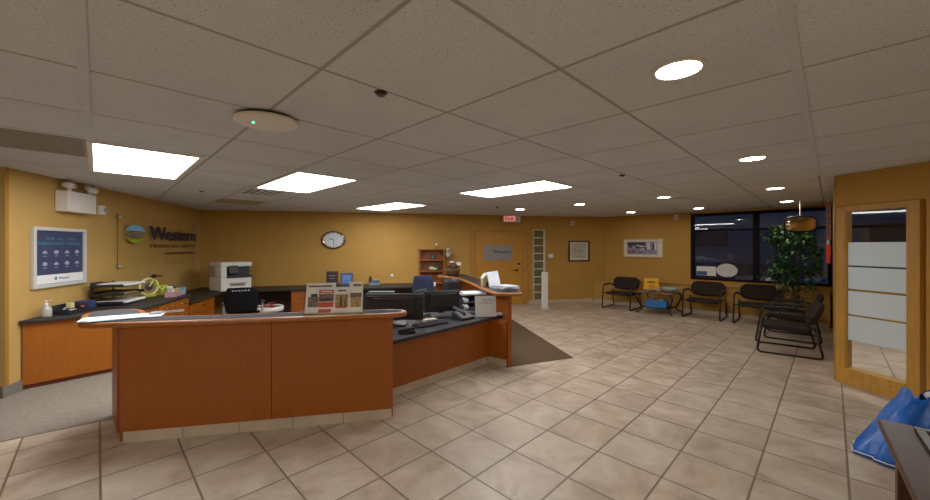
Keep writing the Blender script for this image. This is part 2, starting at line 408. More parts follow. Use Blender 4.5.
# sprinklers
def sprinkler(x, y, lb, s=1.):
    t = thing('sprinkler', lb, 'sprinkler', (x, y, CEIL), 0)
    MB().lathe([(0, 0), (.032*s, 0), (.03*s, -.006), (.012*s, -.007), (.011*s, -.012), (0, -.012)], 18).build('escutcheon', FRAMEB, t, smooth=True)
    MB().lathe([(0, -.0125), (.022*s, -.013), (.022*s, -.016), (0, -.016)], 14).build('deflector', mat('brass', '6a5230', .35, metal=.8), t)
sprinkler(-.41, 1.79, 'dark round sprinkler head in the ceiling nearest the camera')
sprinkler(1.66, 3.88, 'small dark sprinkler head hanging in the ceiling right of the lit panels')
sprinkler(.62, 7.06, 'tiny dark sprinkler head in the ceiling in front of the exit sign', 1.3)
sprinkler(-3.59, 5.0, 'tiny dark sprinkler head in the ceiling near the back left corner')
def vent(pa, pb, w, l, lb, m=None, slats=6):
    x, y = AB(pa, pb); t = thing('air_vent', lb, 'air vent', (x, y, CEIL), PI/4)
    b = MB()
    for s_ in (-1, 1): b.box((s_*w/2, 0, -.006), (.03, l, .012)); b.box((0, s_*l/2, -.006), (w, .03, .012))
    b.build('vent_frame', m or TBAR, t)
    b = MB(); b.box((0, 0, -.002), (w, l, .004)); b.build('vent_backing', DARK, t)
    b = MB()
    for k in range(slats): b.box((-w/2 + w*(k+.5)/slats, 0, -.007), (w/slats*.5, l - .03, .003), ry=.5)
    b.build('louvre', m or TBAR, t)
vent(1.6, 5.6, .5, .55, 'square louvred air vent in the ceiling behind the second lit panel')
vent(6.68, 1.92, .6, .6, 'square louvred air vent in the ceiling near the window corner')
x, y = AB(-.36, 4.06)
VG = mat('grey_grille', '98938a', .7, var=.1)
t = thing('return_grille', 'grey rectangular return air grille in the ceiling at far left', 'air vent', (x, y, CEIL), PI/4)
b = MB(); b.box((0, 0, -.004), (.60, .68, .006)); b.build('grille_plate', VG, t)
b = MB()
for k in range(22): b.box((0, -.32 + k*.0305, -.009), (.56, .012, .003))
b.build('fin', VG, t)
x, y = AB(1.7, 7.1)
t = tag(MB().prism([(-.33, -.33), (.33, -.33), (.33, .33), (-.33, .33)], -.006, -.001).build('ceiling_hatch', mat('tan_tile', '9a8a63', .8), loc=(x, y, CEIL), rz=PI/4), 'tan square access panel in the ceiling near the back left corner', 'ceiling panel')

# ------------------------------------------------------------------ left wall items
def onwall(name, label, cat, W_, s, z, off=0, group=None):
    return thing(name, label, cat, W_.at(s, z, off), W_.rz, group)
t = onwall('emergency_light', 'white boxed emergency light unit with two lamp heads high on the left wall', 'emergency light', WL, .79, 1.94)
b = MB(); b.box((.0, -.065, 0), (.44, .125, .23)); b.build('battery_box', WHITE, t, bevel=.01)
for s_ in (-.12, .17):
    o = MB().lathe([(.02, 0), (.02, .04), (.055, .045), (.065, .07), (.06, .1), (0, .11)], 18, c=(0, 0, 0), M=Matrix.Translation((s_, -.07, .115)) @ Matrix.Rotation(.0 if s_ < 0 else .5, 4, 'X')).build('lamp_head', WHITE, t, smooth=True)
    MB().ball((s_, -.11, .19), (.04, .03, .03)).build('lamp_lens', CHROME, o, smooth=True)
t = onwall('alarm_strobe', 'small white wall device right of the emergency light', 'wall device', WL, 1.29, 1.9)
b = MB(); b.box((0, -.02, 0), (.1, .038, .12)); b.build('housing', WHITE, t, bevel=.006)
MB().ball((.03, -.045, 0), (.03, .02, .03)).build('lens', GREY, t, smooth=True)
# poster
t = onwall('framed_poster', 'navy poster with white icons in a silver frame on the left wall', 'poster', WL, .635, 1.318)
w, h = .74, .645
b = MB()
for s_ in (-1, 1): b.box((s_*(w/2-.018), -.018, 0), (.036, .034, h)); b.box((0, -.018, s_*(h/2-.018)), (w-.07, .034, .036))
b.build('frame', mat('pale_silver', 'c9c9c6', .4, metal=.15, var=.04), t, bevel=.004)
b = MB(); b.mi = 0; b.box((0, -.008, 0), (w-.07, .012, h-.07)); b.mi = 1; b.box((0, -.0155, -.235), (w-.075, .002, .095))
b.build('print', [NAVY, PAPER], t)
TEAL = mat('teal_print', '2f7f96', .5); PALE = mat('pale_print', '9aa2bd', .5)
text('headline', 'FOR ALL YOUR', -.19, .23, .185, .215, -.0145, TEAL, t); text('headline', 'INSURANCE NEEDS', -.29, .29, .135, .165, -.0145, TEAL, t)
for i in range(4):
    for j in range(2):
        b = MB(); cx, cz = -.21 + i*.15, .055 - j*.125
        M = Matrix.Translation((cx, -.0145, cz)) @ Matrix.Rotation(PI/2, 4, 'X')
        b.lathe([(.0, .0015), (.02 + .006*((i+j) % 2), .0015)], 14, M=M, sx=1.2, sy=.8); b.box((cx, -.016, cz - .008), (.06, .002, .010)); b.box((cx, -.016, cz - .042), (.04, .002, .006))
        b.build('icon', PALE, t)
text('footer_logo', 'Western', -.03, .12, -.245, -.222, -.0165, NAVY, t)
b = MB(); b.lathe([(0, .0015), (.02, .0015)], 14, M=Matrix.Translation((-.07, -.0165, -.233)) @ Matrix.Rotation(PI/2, 4, 'X')); b.build('footer_emblem', TEAL, t)
# acrylic sign
t = onwall('logo_sign', 'clear acrylic panel lettered Western Financial Group on the left wall', 'sign', WL, 2.78, 1.5)
b = MB(); b.face([(-1.22, -.045, -.38), (1.22, -.045, -.38), (1.22, -.045, .38), (-1.22, -.045, .38)]); b.build('panel', ACRYL, t)
for sx_ in (-1.16, 1.16):
    for sz in (-.34, .34):
        MB().lathe([(0, 0), (.018, 0), (.018, .05), (0, .05)], 14, M=Matrix.Translation((sx_, -.002, sz)) @ Matrix.Rotation(PI/2, 4, 'X')).build('standoff', SILVER, t, smooth=True)
b = MB(); b.box((-1.217, -.043, 0), (.006, .012, .76)); b.build('panel_edge', mat('acrylic_edge', '7a5a22', .3), t)
y0 = -.053
b = MB()
def blob(b, cx, cz, rx, rz, a0, a1, n=18, inner=None):
    pts = []
    for k in range(n+1):
        an = a0 + (a1-a0)*k/n; pts.append((cx + rx*math.cos(an), cz + rz*math.sin(an)))
    if inner:
        for k in range(n, -1, -1):
            an = a0 + (a1-a0)*k/n; pts.append((cx + rx*math.cos(an), cz + inner*math.sin(an)))
    M = Matrix.Translation((0, y0, 0)) @ Matrix.Rotation(PI/2, 4, 'X'); b.prism(pts, 0, .006, M)
lx, lz = -.83, .115
b.mi = 0; blob(b, lx, lz + .03, .24, .10, .12, PI-.12)
b.mi = 1; blob(b, lx, lz - .01, .23, .03, 0, 2*PI)
b.mi = 2; blob(b, lx, lz - .02, .22, .115, PI+.3, 2*PI-.3, inner=.06)
b.build('emblem', [mat('sky_blue', '6fb3d6', .4), mat('emblem_grey', '6a6558', .5), mat('lime_green', '8aa62a', .4)], t)
LETTER = mat('navy_letter', '16233f', .35)
text('name_lettering', 'Western', -.47, 1.15, .03, .255, y0, LETTER, t, .009, bold=.025)
text('tagline_lettering', 'FINANCIAL GROUP', -.44, 1.12, -.085, -.025, y0, mat('brown_letter', '4a3420', .4), t, .005)
bar('print_line', .0, 1.1, -.198, -.172, y0 + .004, mat('brown_letter', '4a3420', .4), t)

# ------------------------------------------------------------------ back wall items
t = onwall('wall_clock', 'oval faced white clock with a brown and silver rim on the back wall', 'clock', WB, 2.63, 1.575)
RX = Matrix.Rotation(PI/2, 4, 'X')
def oval(prof, sx, sy, name, m, par, seg=36): return MB().lathe(prof, seg, M=RX, sx=sx, sy=sy).build(name, m, par, smooth=True)
oval([(.84, 0), (1, .0), (1.0, .03), (.92, .045), (.84, .03)], .26, .2, 'rim', mat('bronze_rim', '6b4a2c', .25, metal=.6), t)
oval([(.84, .031), (.87, .04), (.82, .034), (.8, .03)], .26, .2, 'bezel', CHROME, t)
oval([(0, .02), (.84, .02)], .26, .2, 'face', mat('clock_face', 'cfd6dc', .5), t)
for k in range(12):
    an = k*PI/6; b = MB(); b.box((.185*math.sin(an), -.0225, .142*math.cos(an)), (.012, .003, .022), ry=an); b.build('hour_mark', BLACK, t)
b = MB(); b.box((-.045, -.025, .012), (.1, .003, .012), ry=.25); b.build('hour_hand', BLACK, t)
b = MB(); b.box((.004, -.028, -.055), (.009, .003, .13), ry=.05); b.build('minute_hand', BLACK, t)
t = tag(MB().lathe([(0, .02), (.035, .018), (.042, 0), (0, 0)], 18, M=RX).build('thermostat', WHITE, loc=WB.at(3.9, .75), rz=WB.rz, smooth=True), 'small round white knob low on the back wall right of the brochures', 'wall sensor')
t = tag(MB().lathe([(0, .03), (.03, .026), (.045, 0), (0, 0)], 18, M=RX).build('wall_sensor', WHITE, loc=WB.at(5.23, 1.28), rz=WB.rz, smooth=True), 'small white wall sensor right of the bookcase', 'wall sensor')

# door 1
d = thing('door_1', '', ''); del d['label']; del d['category']; d['kind'] = 'structure'; d.location = WB.at(6.46, 0); d.rotation_euler.z = WB.rz
DOORM = mat('amber_door', 'b17c24', .45, var=.03, scale=4, stretch=(6, 6, .8))
b = MB(); b.box((0, -.012, .885), (1.19, .02, 1.76)); struct(b.build('door_leaf', DOORM, d))
b = MB(); b.box((-.655, -.02, .91), (.11, .035, 1.82)); b.box((.675, -.02, .91), (.15, .035, 1.82)); b.box((.01, -.02, 1.79), (1.2, .035, .05))
struct(b.build('door_casing', mat('casing_ochre', 'a6742a', .6), d, bevel=.004))
b = MB(); b.lathe([(0, .02), (.025, .02), (.03, 0), (0, 0)], 14, M=Matrix.Translation((.46, -.022, .85)) @ RX)
b.tube(fillet([(.46, -.03, .85), (.46, -.075, .85), (.34, -.075, .845)], .02), .011); struct(b.build('door_handle', mat('dark_bronze', '3a2a1c', .3, metal=.8), d, smooth=True))
struct(MB().lathe([(0, .03), (.026, .026), (.032, 0), (0, 0)], 14, M=Matrix.Translation((.515, -.022, 1.0)) @ RX).build('deadbolt', mat('dark_bronze', '3a2a1c', .3, metal=.8), d, smooth=True))
t = onwall('door_sign', 'brushed silver plaque lettered Western on the amber door', 'sign', WB, 6.43, 1.275, .0235)
b = MB(); b.box((0, -.008, 0), (.74, .014, .375)); b.build('plate', mat('sign_silver', '8f8f8d', .35, metal=.3, var=.05), t, bevel=.003)
text('lettering', 'Western', -.13, .32, -.012, .065, -.0155, LETTER, t, .004, bold=.012); text('lettering', 'Financial Group', -.1, .3, -.06, -.035, -.0155, GREY, t)
b = MB()
for z in (.12, .095, -.1): b.box((.0, -.016, z), (.55, .002, .008))
b.box((-.22, -.016, .02), (.12, .002, .03)); b.build('fine_print', GREY, t)

# exit sign
t = thing('exit_sign', 'lit red and white exit sign hanging from the ceiling by the door', 'exit sign', WB.at(6.72, 2.02, .2), WB.rz)
b = MB(); b.box((0, 0, .075), (.43, .05, .16)); b.build('housing', WHITE, t, bevel=.005)
b = MB(); b.box((0, 0, .163), (.1, .04, .014)); b.build('mount', WHITE, t)
b = MB(); b.box((-.06, -.027, .075), (.28, .004, .12)); b.build('lit_panel', mat('exit_glow', 'e0a09c', .5, emit='ff9a92', es=.45), t)
text('lettering', 'Exit', -.17, .05, .03, .125, -.03, mat('exit_letter', '8c1414', .5, emit='a01010', es=.25), t, bold=.02)
# glass block sidelight
d = thing('window_3', '', ''); del d['label']; del d['category']; d['kind'] = 'structure'; d.location = WB.at(7.5, 0); d.rotation_euler.z = WB.rz
WHB = mat('white_mortar', 'c6c4b4', .6)
b = MB(); b.box((.145, -.012, .965), (.05, .022, 1.77)); b.box((-.135, -.008, .965), (.014, .014, 1.77)); struct(b.build('window_frame', WHB, d))
b = MB(); n = 9
for k in range(n + 1): b.box((0, -.008, .09 + k*1.75/n), (.25, .014, .022))
struct(b.build('mortar', WHB, d))
for k in range(n):
    b = MB(); b.box((0, -.007, .09 + (k+.5)*1.75/n), (.25, .012, 1.75/n - .026)); struct(b.build('glass_block', BLOCKG, d, bevel=.004))
t = thing('standing_post', 'slim white freestanding post in front of the glass block strip', 'post', (1.84, 8.46, 0), WB.rz)
b = MB(); b.box((0, 0, .43), (.14, .09, .82)); b.build('column', WHITE, t, bevel=.02, bseg=3)
b = MB(); b.box((0, 0, .009), (.17, .14, .018)); b.build('base_plate', WHITE, t, bevel=.004)
t = onwall('light_switch', 'white switch plate on the back wall left of the certificate', 'light switch', WB, 7.83, 1.19)
b = MB(); b.box((0, -.006, 0), (.13, .01, .095)); b.build('plate', WHITE, t, bevel=.003)
for s_ in (-.03, .03):
    b = MB(); b.box((s_, -.014, 0), (.025, .008, .05)); b.build('toggle', PAPER, t)
t = onwall('framed_certificate', 'white lined certificate in a dark wood frame on the back wall', 'certificate', WB, 8.6, 1.31)
b = MB(); w, h = .59, .53
for s_ in (-1, 1): b.box((s_*(w/2-.02), -.014, 0), (.04, .026, h)); b.box((0, -.014, s_*(h/2-.018)), (w-.08, .026, .036))
b.build('frame', mat('dark_frame', '3a1c10', .4), t, bevel=.003)
b = MB(); b.mi = 0; b.box((0, -.006, 0), (w-.07, .008, h-.06)); b.mi = 1
b.box((0, -.0108, 0), (w-.17, .0012, h-.14))
b.mi = 2
for z, ww in ((.15, .26), (.1, .18), (.05, .3), (.02, .28), (-.01, .3), (-.04, .26), (-.1, .2), (-.14, .24)): b.box((0, -.0122, z), (ww, .0014, .008))
b.build('document', [mat('pale_mat', 'd6cfc0', .7), mat('doc_paper', 'b9b6a2', .7), mat('doc_ink', '7c7a66', .7)], t)
t = onwall('wall_speaker', 'small white box high on the back wall above the certificate', 'wall device', WB, 8.41, 2.02)
b = MB(); b.box((0, -.03, 0), (.09, .056, .1)); b.build('housing', WHITE, t, bevel=.01); b = MB(); b.box((0, -.06, -.01), (.06, .004, .05)); b.build('grille', GREY, t)
t = onwall('motion_sensor', 'small white box high on the wall just left of the window', 'wall device', WW, 2.5, 2.1)
b = MB(); b.box((0, -.03, 0), (.09, .056, .1)); b.build('housing', WHITE, t, bevel=.01); b = MB(); b.box((0, -.06, -.015), (.06, .004, .04)); b.build('lens', GREY, t)
# landscape picture
t = onwall('framed_picture', 'landscape picture in a pale mat and gold frame left of the window', 'picture', WW, 1.755, 1.39)
w, h = .93, .46
b = MB()
for s_ in (-1, 1): b.box((s_*(w/2-.012), -.014, 0), (.024, .026, h)); b.box((0, -.014, s_*(h/2-.012)), (w-.048, .026, .024))
b.build('frame', mat('gold_frame', 'b99a5c', .35, metal=.3), t)
b = MB(); b.box((0, -.006, 0), (w-.04, .008, h-.04)); b.build('mat_board', mat('pale_mat', 'd6cfc0', .7), t)
PT = [mat('pic_lav', '8482a4', .6, var=.3, scale=14), mat('pic_dark', '2c2a38', .6, var=.4, scale=20), mat('pic_white', 'cfcbd6', .6), mat('pic_brown', '6e5b5a', .6, var=.3, scale=20)]
b = MB(); b.mi = 0; b.box((-.02, -.0115, .0), (.7, .002, .31)); b.mi = 1
b.box((-.15, -.013, .1), (.42, .001, .08)); b.box((-.12, -.0135, .02), (.1, .001, .05)); b.box((.03, -.0135, -.0), (.14, .001, .06), ry=.3); b.box((.24, -.0135, .03), (.04, .001, .14)); b.box((-.28, -.0135, .05), (.06, .001, .1), ry=.6)
b.mi = 2; b.box((-.06, -.0138, .05), (.16, .001, .03), ry=.2); b.box((.13, -.0138, .05), (.07, .001, .16)); b.box((.29, -.0138, .04), (.05, .001, .18)); b.box((.0, -.0138, -.02), (.1, .001, .02), ry=-.3)
b.mi = 3; b.box((-.25, -.0138, -.09), (.2, .001, .07)); b.box((-.05, -.0138, -.1), (.1, .001, .04))
b.build('print', PT, t)
# notices on the window glass
t = onwall('window_notice', 'white rectangular notice with a blue corner in the lower left of the window', 'notice', WW, 3.06, .895, -.03)
b = MB(); b.box((0, 0, 0), (.36, .004, .2)); b.build('sheet', PAPER, t)
b = MB(); b.box((-.08, -.003, -.05), (.19, .002, .09)); b.build('blue_block', mat('notice_blue', '2e4a80', .5), t)
t = tag(MB().lathe([(0, .004), (1, .004), (1, 0), (0, 0)], 36, M=RX, sx=.185, sy=.14).build('window_decal', mat('decal_white', 'c9ccd0', .6), loc=WW.at(3.43, .925, -.03), rz=WW.rz), 'white oval decal on the window glass beside the notice', 'decal')
t = tag(MB().box((0, 0, .03), (.13, .03, .06)).build('window_card', PAPER, loc=WW.at(4.13, .635, .03), rz=WW.rz), 'small white card lying on the window sill right of the mullion', 'card')
t.location.z = .701; t.location = WW.at(4.13, .755, -.03)

# ------------------------------------------------------------------ reception furniture
def off(poly_line, d):
    return poly_line
# left credenza z=.70
Vd = WL.d; Nn = -WL.n   # Nn points into the room
def LWp(s, dist): v = WL.p + WL.d*s + Nn*dist; return (v.x, v.y)
t = thing('credenza', 'long cherry credenza with dark top along the left wall', 'cabinet', LWp(1, .3) + (0,), 0)
ox, oy = LWp(1, .3)
rel = lambda p: (p[0]-ox, p[1]-oy)
body = [LWp(.16, .015), LWp(.19, .06), (-3.93, 4.25), LWp(1.06, .70), LWp(1.98, .70), LWp(1.98, .015)]
MB().prism([rel(p) for p in body], .055, .665).build('cabinet_body', WOODC, t)
MB().prism([rel(p) for p in [LWp(.2, .02), LWp(.23, .06), (-3.95, 4.3), LWp(1.06, .66), LWp(1.96, .66), LWp(1.96, .02)]], .007, .054).build('plinth', mat('dark_cherry', '6e2a0c', .5), t)
MB().prism([rel(p) for p in [LWp(.12, .012), LWp(.15, .08), (-3.84, 4.28), LWp(1.1, .735), LWp(2.0, .735), LWp(2.0, .012)]], .667, .705).build('worktop', LAMD, t, bevel=.008)
def wall_box(parent, s0, s1, d0, d1, z0, z1, name, m):
    b = MB(); P = [rel(LWp(s0, d0)), rel(LWp(s1, d0)), rel(LWp(s1, d1)), rel(LWp(s0, d1))]; b.prism(P, z0, z1); return b.build(name, m, parent, bevel=.003)
for s0, s1 in ((1.12, 1.54), (1.56, 1.96)):
    dr = wall_box(t, s0, s1, .702, .718, .49, .655, 'drawer', WOODC)
    P = [rel(LWp((s0+s1)/2 + k, dd)) + (.6,) for k, dd in ((-.06, .718), (-.06, .745), (.06, .745), (.06, .718))]
    MB().tube(fillet(P, .012), .007).build('handle', CHROME, dr, smooth=True)
    dr = wall_box(t, s0, s1, .702, .718, .07, .48, 'door', WOODC)
    P = [rel(LWp((s0+s1)/2 + k, dd)) + (.42,) for k, dd in ((-.06, .718), (-.06, .745), (.06, .745), (.06, .718))]
    MB().tube(fillet(P, .012), .007).build('handle', CHROME, dr, smooth=True)
# corner desk z=.585
t = thing('corner_desk', 'dark topped cherry desk running into the back left corner and along the back wall', 'desk', LWp(3, .3) + (0,), 0)
ox, oy = LWp(3, .3)
def BWp(s, dist): v = WB.p + WB.d*s - WB.n*dist; return (v.x, v.y)
top = [LWp(2.012, .012), LWp(2.012, .74), LWp(3.42, .74), BWp(.80, .78), BWp(4.44, .78), BWp(4.44, .012), BWp(.012, .012)]
MB().prism([rel(p) for p in top], .55, .586).build('desktop', LAMD, t, bevel=.006)
MB().prism([rel(LWp(2.03, .03)), rel(LWp(2.03, .70)), rel(LWp(3.0, .70)), rel(LWp(3.0, .03))], .01, .548).build('cabinet_body', WOODC, t)
for z0, z1 in ((.38, .535), (.04, .365)):
    dr = wall_box(t, 2.06, 2.96, .702, .718, z0, z1, 'drawer', WOODC)
    P = [rel(LWp(2.5 + k, dd)) + (z1 - .06,) for k, dd in ((-.07, .718), (-.07, .745), (.07, .745), (.07, .718))]
    MB().tube(fillet(P, .012), .007).build('handle', CHROME, dr, smooth=True)
MB().prism([rel(BWp(1.92, .03)), rel(BWp(1.92, .72)), rel(BWp(2.95, .72)), rel(BWp(2.95, .03))], .01, .548).build('cabinet_body', WOODC, t)
for z0, z1 in ((.29, .535), (.04, .275)):
    b = MB(); b.prism([rel(BWp(1.94, .722)), rel(BWp(2.93, .722)), rel(BWp(2.93, .738)), rel(BWp(1.94, .738))], z0, z1); b.build('drawer', WOODC, t, bevel=.003)
MB().prism([rel(BWp(2.97, .4)), rel(BWp(4.40, .4)), rel(BWp(4.40, .42)), rel(BWp(2.97, .42))], .01, .548).build('modesty_panel', mat('dark_panel', '2a130c', .5), t)
MB().prism([rel(BWp(.9, .03)), rel(BWp(1.9, .03)), rel(BWp(1.9, .05)), rel(BWp(.9, .05))], .01, .548).build('modesty_panel', mat('dark_panel', '2a130c', .5), t)
MB().prism([rel(BWp(4.40, .03)), rel(BWp(4.44, .03)), rel(BWp(4.44, .72)), rel(BWp(4.40, .72))], .01, .548).build('end_panel', WOODC, t)

# main counter
c0, c1 = Vector((-2.52, 2.66)), Vector((-.60, 3.055)); cd = (c1-c0).normalized(); cn = Vector((-cd.y, cd.x)); crz = math.atan2(cd.y, cd.x); cl = (c1-c0).length
t = thing('reception_counter', 'long cherry panelled reception counter with grey top in the centre foreground', 'counter', (c0.x, c0.y, 0), crz)
def loc2(p): v = Vector(p) - c0; return (v.dot(cd), v.dot(cn))
for x0, x1 in ((0, cl*.525 - .002), (cl*.525 + .002, cl)):
    b = MB(); b.box(((x0+x1)/2, .012, .468), (x1-x0, .022, .764)); b.build('front_panel', WOOD, t, bevel=.002)
b = MB()
for k in range(5): b.box((.03 + (cl-.04)*(k+.5)/5, .018, .0425), ((cl-.04)/5 - .004, .02, .083))
b.build('toe_kick', TILEB, t)
b = MB(); b.prism([(0, .024), (.02, .024), loc2((-2.98, 3.14)), loc2((-3.0, 3.12))], .01, .845); b.build('end_panel', WOOD, t)
b = MB(); b.box((.004, .0, .468), (.012, .006, .764)); b.build('corner_trim', mat('dark_cherry2', '7a3410', .5), t)
b = MB(); b.box((cl-.012, .13, .43), (.024, .21, .84)); b.build('end_panel', WOOD, t)
b = MB(); b.box((cl*.5, .235, .43), (cl-.1, .02, .84)); b.build('back_panel', WOOD, t)
# transaction top outline (world)
outl = [(-2.735, 2.588), (-1.6, 2.79), (-.62, 2.99), (-.52, 3.04), (-.485, 3.12), (-.53, 3.2), (-.64, 3.22), (-1.3, 3.10), (-2.1, 2.935), (-2.42, 2.90), (-2.58, 2.98), (-2.68, 3.09), (-2.80, 3.2), (-2.93, 3.24), (-3.06, 3.21), (-3.14, 3.09), (-3.10, 2.97)]
def sm(poly, n=2):
    P = [Vector(p) for p in poly]
    for _ in range(n):
        Q = []
        for i in range(len(P)):
            a, b_ = P[i], P[(i+1) % len(P)]
            if (a-b_).length > .3: Q += [a*.93 + b_*.07, a*.07 + b_*.93]
            else: Q += [a*.75 + b_*.25, a*.25 + b_*.75]
        P = Q
    return P
def inset(P, d):
    n = len(P); A = sum(P[i].x*P[(i+1) % n].y - P[(i+1) % n].x*P[i].y for i in range(n)); sg = 1 if A > 0 else -1
    out = []
    for i in range(n):
        t_ = (P[(i+1) % n] - P[i-1]).normalized(); out.append(P[i] + Vector((-t_.y, t_.x)) * d * sg)
    return out
S_ = [Vector(loc2(p)) for p in sm(outl, 2)]
tp = MB().prism([tuple(p) for p in S_], .85, .888).build('counter_top', WOODL, t, bevel=.014, bseg=3)
MB().prism([tuple(p) for p in inset(S_, .042)], .8885, .8905).build('laminate', mat('matte_grey_laminate', '48484b', .85, var=.1, scale=90, spec=.0), tp)

# front desk (right)
t = thing('front_desk', 'lower cherry front desk with dark worktop joining the counter on its right', 'desk', (-.2, 4.0, 0), 0)
ox, oy = -.2, 4.0
wt = [(-.60, 3.37), (.50, 4.60), (.44, 4.76), (.33, 5.22), (-.15, 5.1), (-.5, 4.75), (-1.2, 4.3), (-2.35, 3.75), (-2.2, 3.05), (-.64, 3.33)]
MB().prism([rel(p) for p in wt], .548, .585).build('worktop', LAM, t, bevel=.006)
def seg_panel(p, q, z0, z1, th, name, m, parent, n=1):
    v = Vector(q) - Vector(p); rz = math.atan2(v.y, v.x); L_ = v.length
    for k in range(n):
        b = MB(); b.box((L_*(k+.5)/n, th/2, (z0+z1)/2), (L_/n - .004, th, z1-z0))
        b.build(name, m, parent, loc=rel(p) + (0,), rz=rz, bevel=.002)
seg_panel((-.73, 3.42), (.29, 4.50), .09, .546, .022, 'front_panel', WOOD, t, 2)
seg_panel((.278, 4.507), (.49, 4.35), .09, .546, .02, 'side_panel', WOOD, t)
seg_panel((-.735, 3.43), (.28, 4.515), .002, .086, .015, 'toe_kick', TILEB, t, 3)
seg_panel((.28, 4.518), (.49, 4.36), .002, .086, .015, 'toe_kick', TILEB, t)
seg_panel((.42, 4.78), (.31, 5.2), .01, .546, .02, 'support_panel', WOOD, t)
# side wing (tall)
t = thing('side_counter', 'tall cherry side counter with grey top and wood edge running back toward the door', 'counter', (.4, 5.2, 0), 0)
ox, oy = .4, 5.2
seg_panel((.555, 4.36), (-.06, 7.1), .008, .848, .05, 'panel', WOOD, t)
seg_panel((-.06, 7.12), (-.42, 7.0), .008, .848, .04, 'end_panel', WOOD, t)
wo = [(.36, 4.30), (.66, 4.27), (.69, 4.33), (.245, 6.15), (.02, 7.15), (-.12, 7.25), (-.5, 7.15), (-.52, 6.85), (-.28, 6.6), (-.12, 6.4), (.208, 4.92)]
S_ = [Vector(rel(p)) for p in sm(wo, 2)]
tp = MB().prism([tuple(p) for p in S_], .85, .888).build('counter_top', WOODL, t, bevel=.014, bseg=3)
MB().prism([tuple(p) for p in inset(S_, .03)], .8885, .8905).build('laminate', LAMD, tp)

exec_parts = []
# ------------------------------------------------------------------ bookcase
t = onwall('bookcase', 'narrow cherry bookcase with open shelves against the back wall', 'bookcase', WB, 4.79, 0, .012)
w, dp, hh = .57, .24, 1.37
for s_ in (-1, 1):
    b = MB(); b.box((s_*(w/2-.012), -dp/2, hh/2), (.024, dp, hh)); b.build('side_panel', SHELFW, t)
b = MB(); b.box((0, -.008, hh/2), (w-.05, .012, hh)); b.build('back_panel', SHELFW, t)
for z in (.02, .3, .58, .86, 1.12, 1.36):
    b = MB(); b.box((0, -dp/2-.008, z), (w-.05 if z < 1.3 else w + .02, dp-.02, .022)); b.build('shelf', SHELFW, t)
def bcp(x, y, z): v = Vector(WB.at(4.79 + x, z, .012 + y)); return tuple(v)
t = thing('figurine', 'tiny white figurine on a stem on top of the bookcase', 'figurine', bcp(.12, .12, 1.372), WB.rz)
MB().lathe([(0, 0), (.03, 0), (.008, .012), (.007, .08), (0, .08)], 12).build('stem', FRAMEB, t, smooth=True); MB().ball((0, 0, .105), (.03, .03, .03)).build('flower', WHITE, t, smooth=True)
t = thing('plush_toy', 'small white plush toy hanging at the right side of the bookcase', 'toy', bcp(.385, .16, 1.16), WB.rz)
b = MB(); b.ball((0, 0, .08), (.055, .05, .075)); b.ball((0, -.01, .18), (.045, .045, .045)); b.ball((-.05, 0, .1), (.03, .025, .02)); b.ball((.05, 0, .1), (.03, .025, .02)); b.ball((.03, 0, .225), (.015, .015, .02)); b.ball((-.03, 0, .225), (.015, .015, .02))
b.build('toy_body', mat('plush_white', 'b8b4ac', .95, bump=.5, bscale=200), t, smooth=True)
b = MB(); b.ball((-.016, -.05, .19), .007); b.ball((.016, -.05, .19), .007); b.build('eye', BLACK, t)
b = MB(); b.tube([(0, 0, .22), (-.02, 0, .3)], .004); b.build('cord', BLACK, t)
t = thing('ornament', 'small dark grey ornament on the upper bookcase shelf', 'ornament', bcp(.05, .12, 1.133), WB.rz)
MB().lathe([(0, 0), (.06, 0), (.07, .03), (.05, .06), (.02, .08), (.028, .1), (0, .115)], 18).build('vase', mat('ornament_grey', '3a4038', .4), t, smooth=True)
b = MB(); b.tube(fillet([(.05, 0, .03), (.1, 0, .05), (.09, 0, .1), (.03, 0, .09)], .02), .008); b.build('handle', mat('ornament_grey', '3a4038', .4), t, smooth=True)
t = thing('ornament', 'green and white frog like ornament on the middle bookcase shelf', 'ornament', bcp(.07, .12, .873), WB.rz)
b = MB(); b.ball((0, 0, .05), (.09, .06, .05)); b.ball((-.08, 0, .05), (.045, .045, .045)); b.build('body', mat('pale_green', 'b9c9a8', .4), t, smooth=True)
b = MB(); b.ball((.03, -.01, .085), (.08, .055, .035)); b.ball((.11, 0, .05), (.04, .03, .03)); b.build('shell', mat('deep_green', '1f4a36', .3), t, smooth=True)

# ------------------------------------------------------------------ printer, desk items in the corner
t = thing('printer', 'white multifunction printer with dark control panel on the corner desk', 'printer', (-4.52, 6.80, .588), math.radians(55.5))
# local x along the front, y back
W_, D_, Hh = .54, .52, .55
b = MB(); b.box((W_/2, D_/2, .13), (W_, D_, .255)); b.build('lower_body', WHITE, t, bevel=.012)
b = MB(); b.box((.05, D_/2, .36), (.10, D_, .20)); b.box((W_/2, D_*.75, .36), (W_, D_*.5, .20)); b.build('tower', WHITE, t, bevel=.01)
b = MB(); b.box((W_/2 + .05, D_*.3, .36), (W_ - .13, D_*.36, .19)); b.build('output_bay', mat('navy_black', '1c2230', .4), t)
b = MB(); b.box((W_/2, D_/2 - .01, .50), (W_ + .02, D_, .085)); b.build('scanner_lid', WHITE, t, bevel=.02, bseg=3)
b = MB(); b.box((.20, -.02, .40), (.16, .05, .16), rx=-.3); b.build('control_panel', BLACK, t, bevel=.008)
b = MB(); b.box((W_/2 + .05, -.006, .27), (W_-.1, .03, .05)); b.build('dark_band', mat('navy_black', '1c2230', .4), t)
b = MB(); b.box((W_/2 + .02, -.006, .14), (.30, .014, .012)); b.box((W_/2 + .02, -.02, .115), (.26, .04, .01)); b.build('tray_slot', BLACK, t)
b = MB(); b.box((W_/2, -.003, .055), (W_ - .06, .008, .09)); b.build('paper_drawer', WHITE, t, bevel=.004)

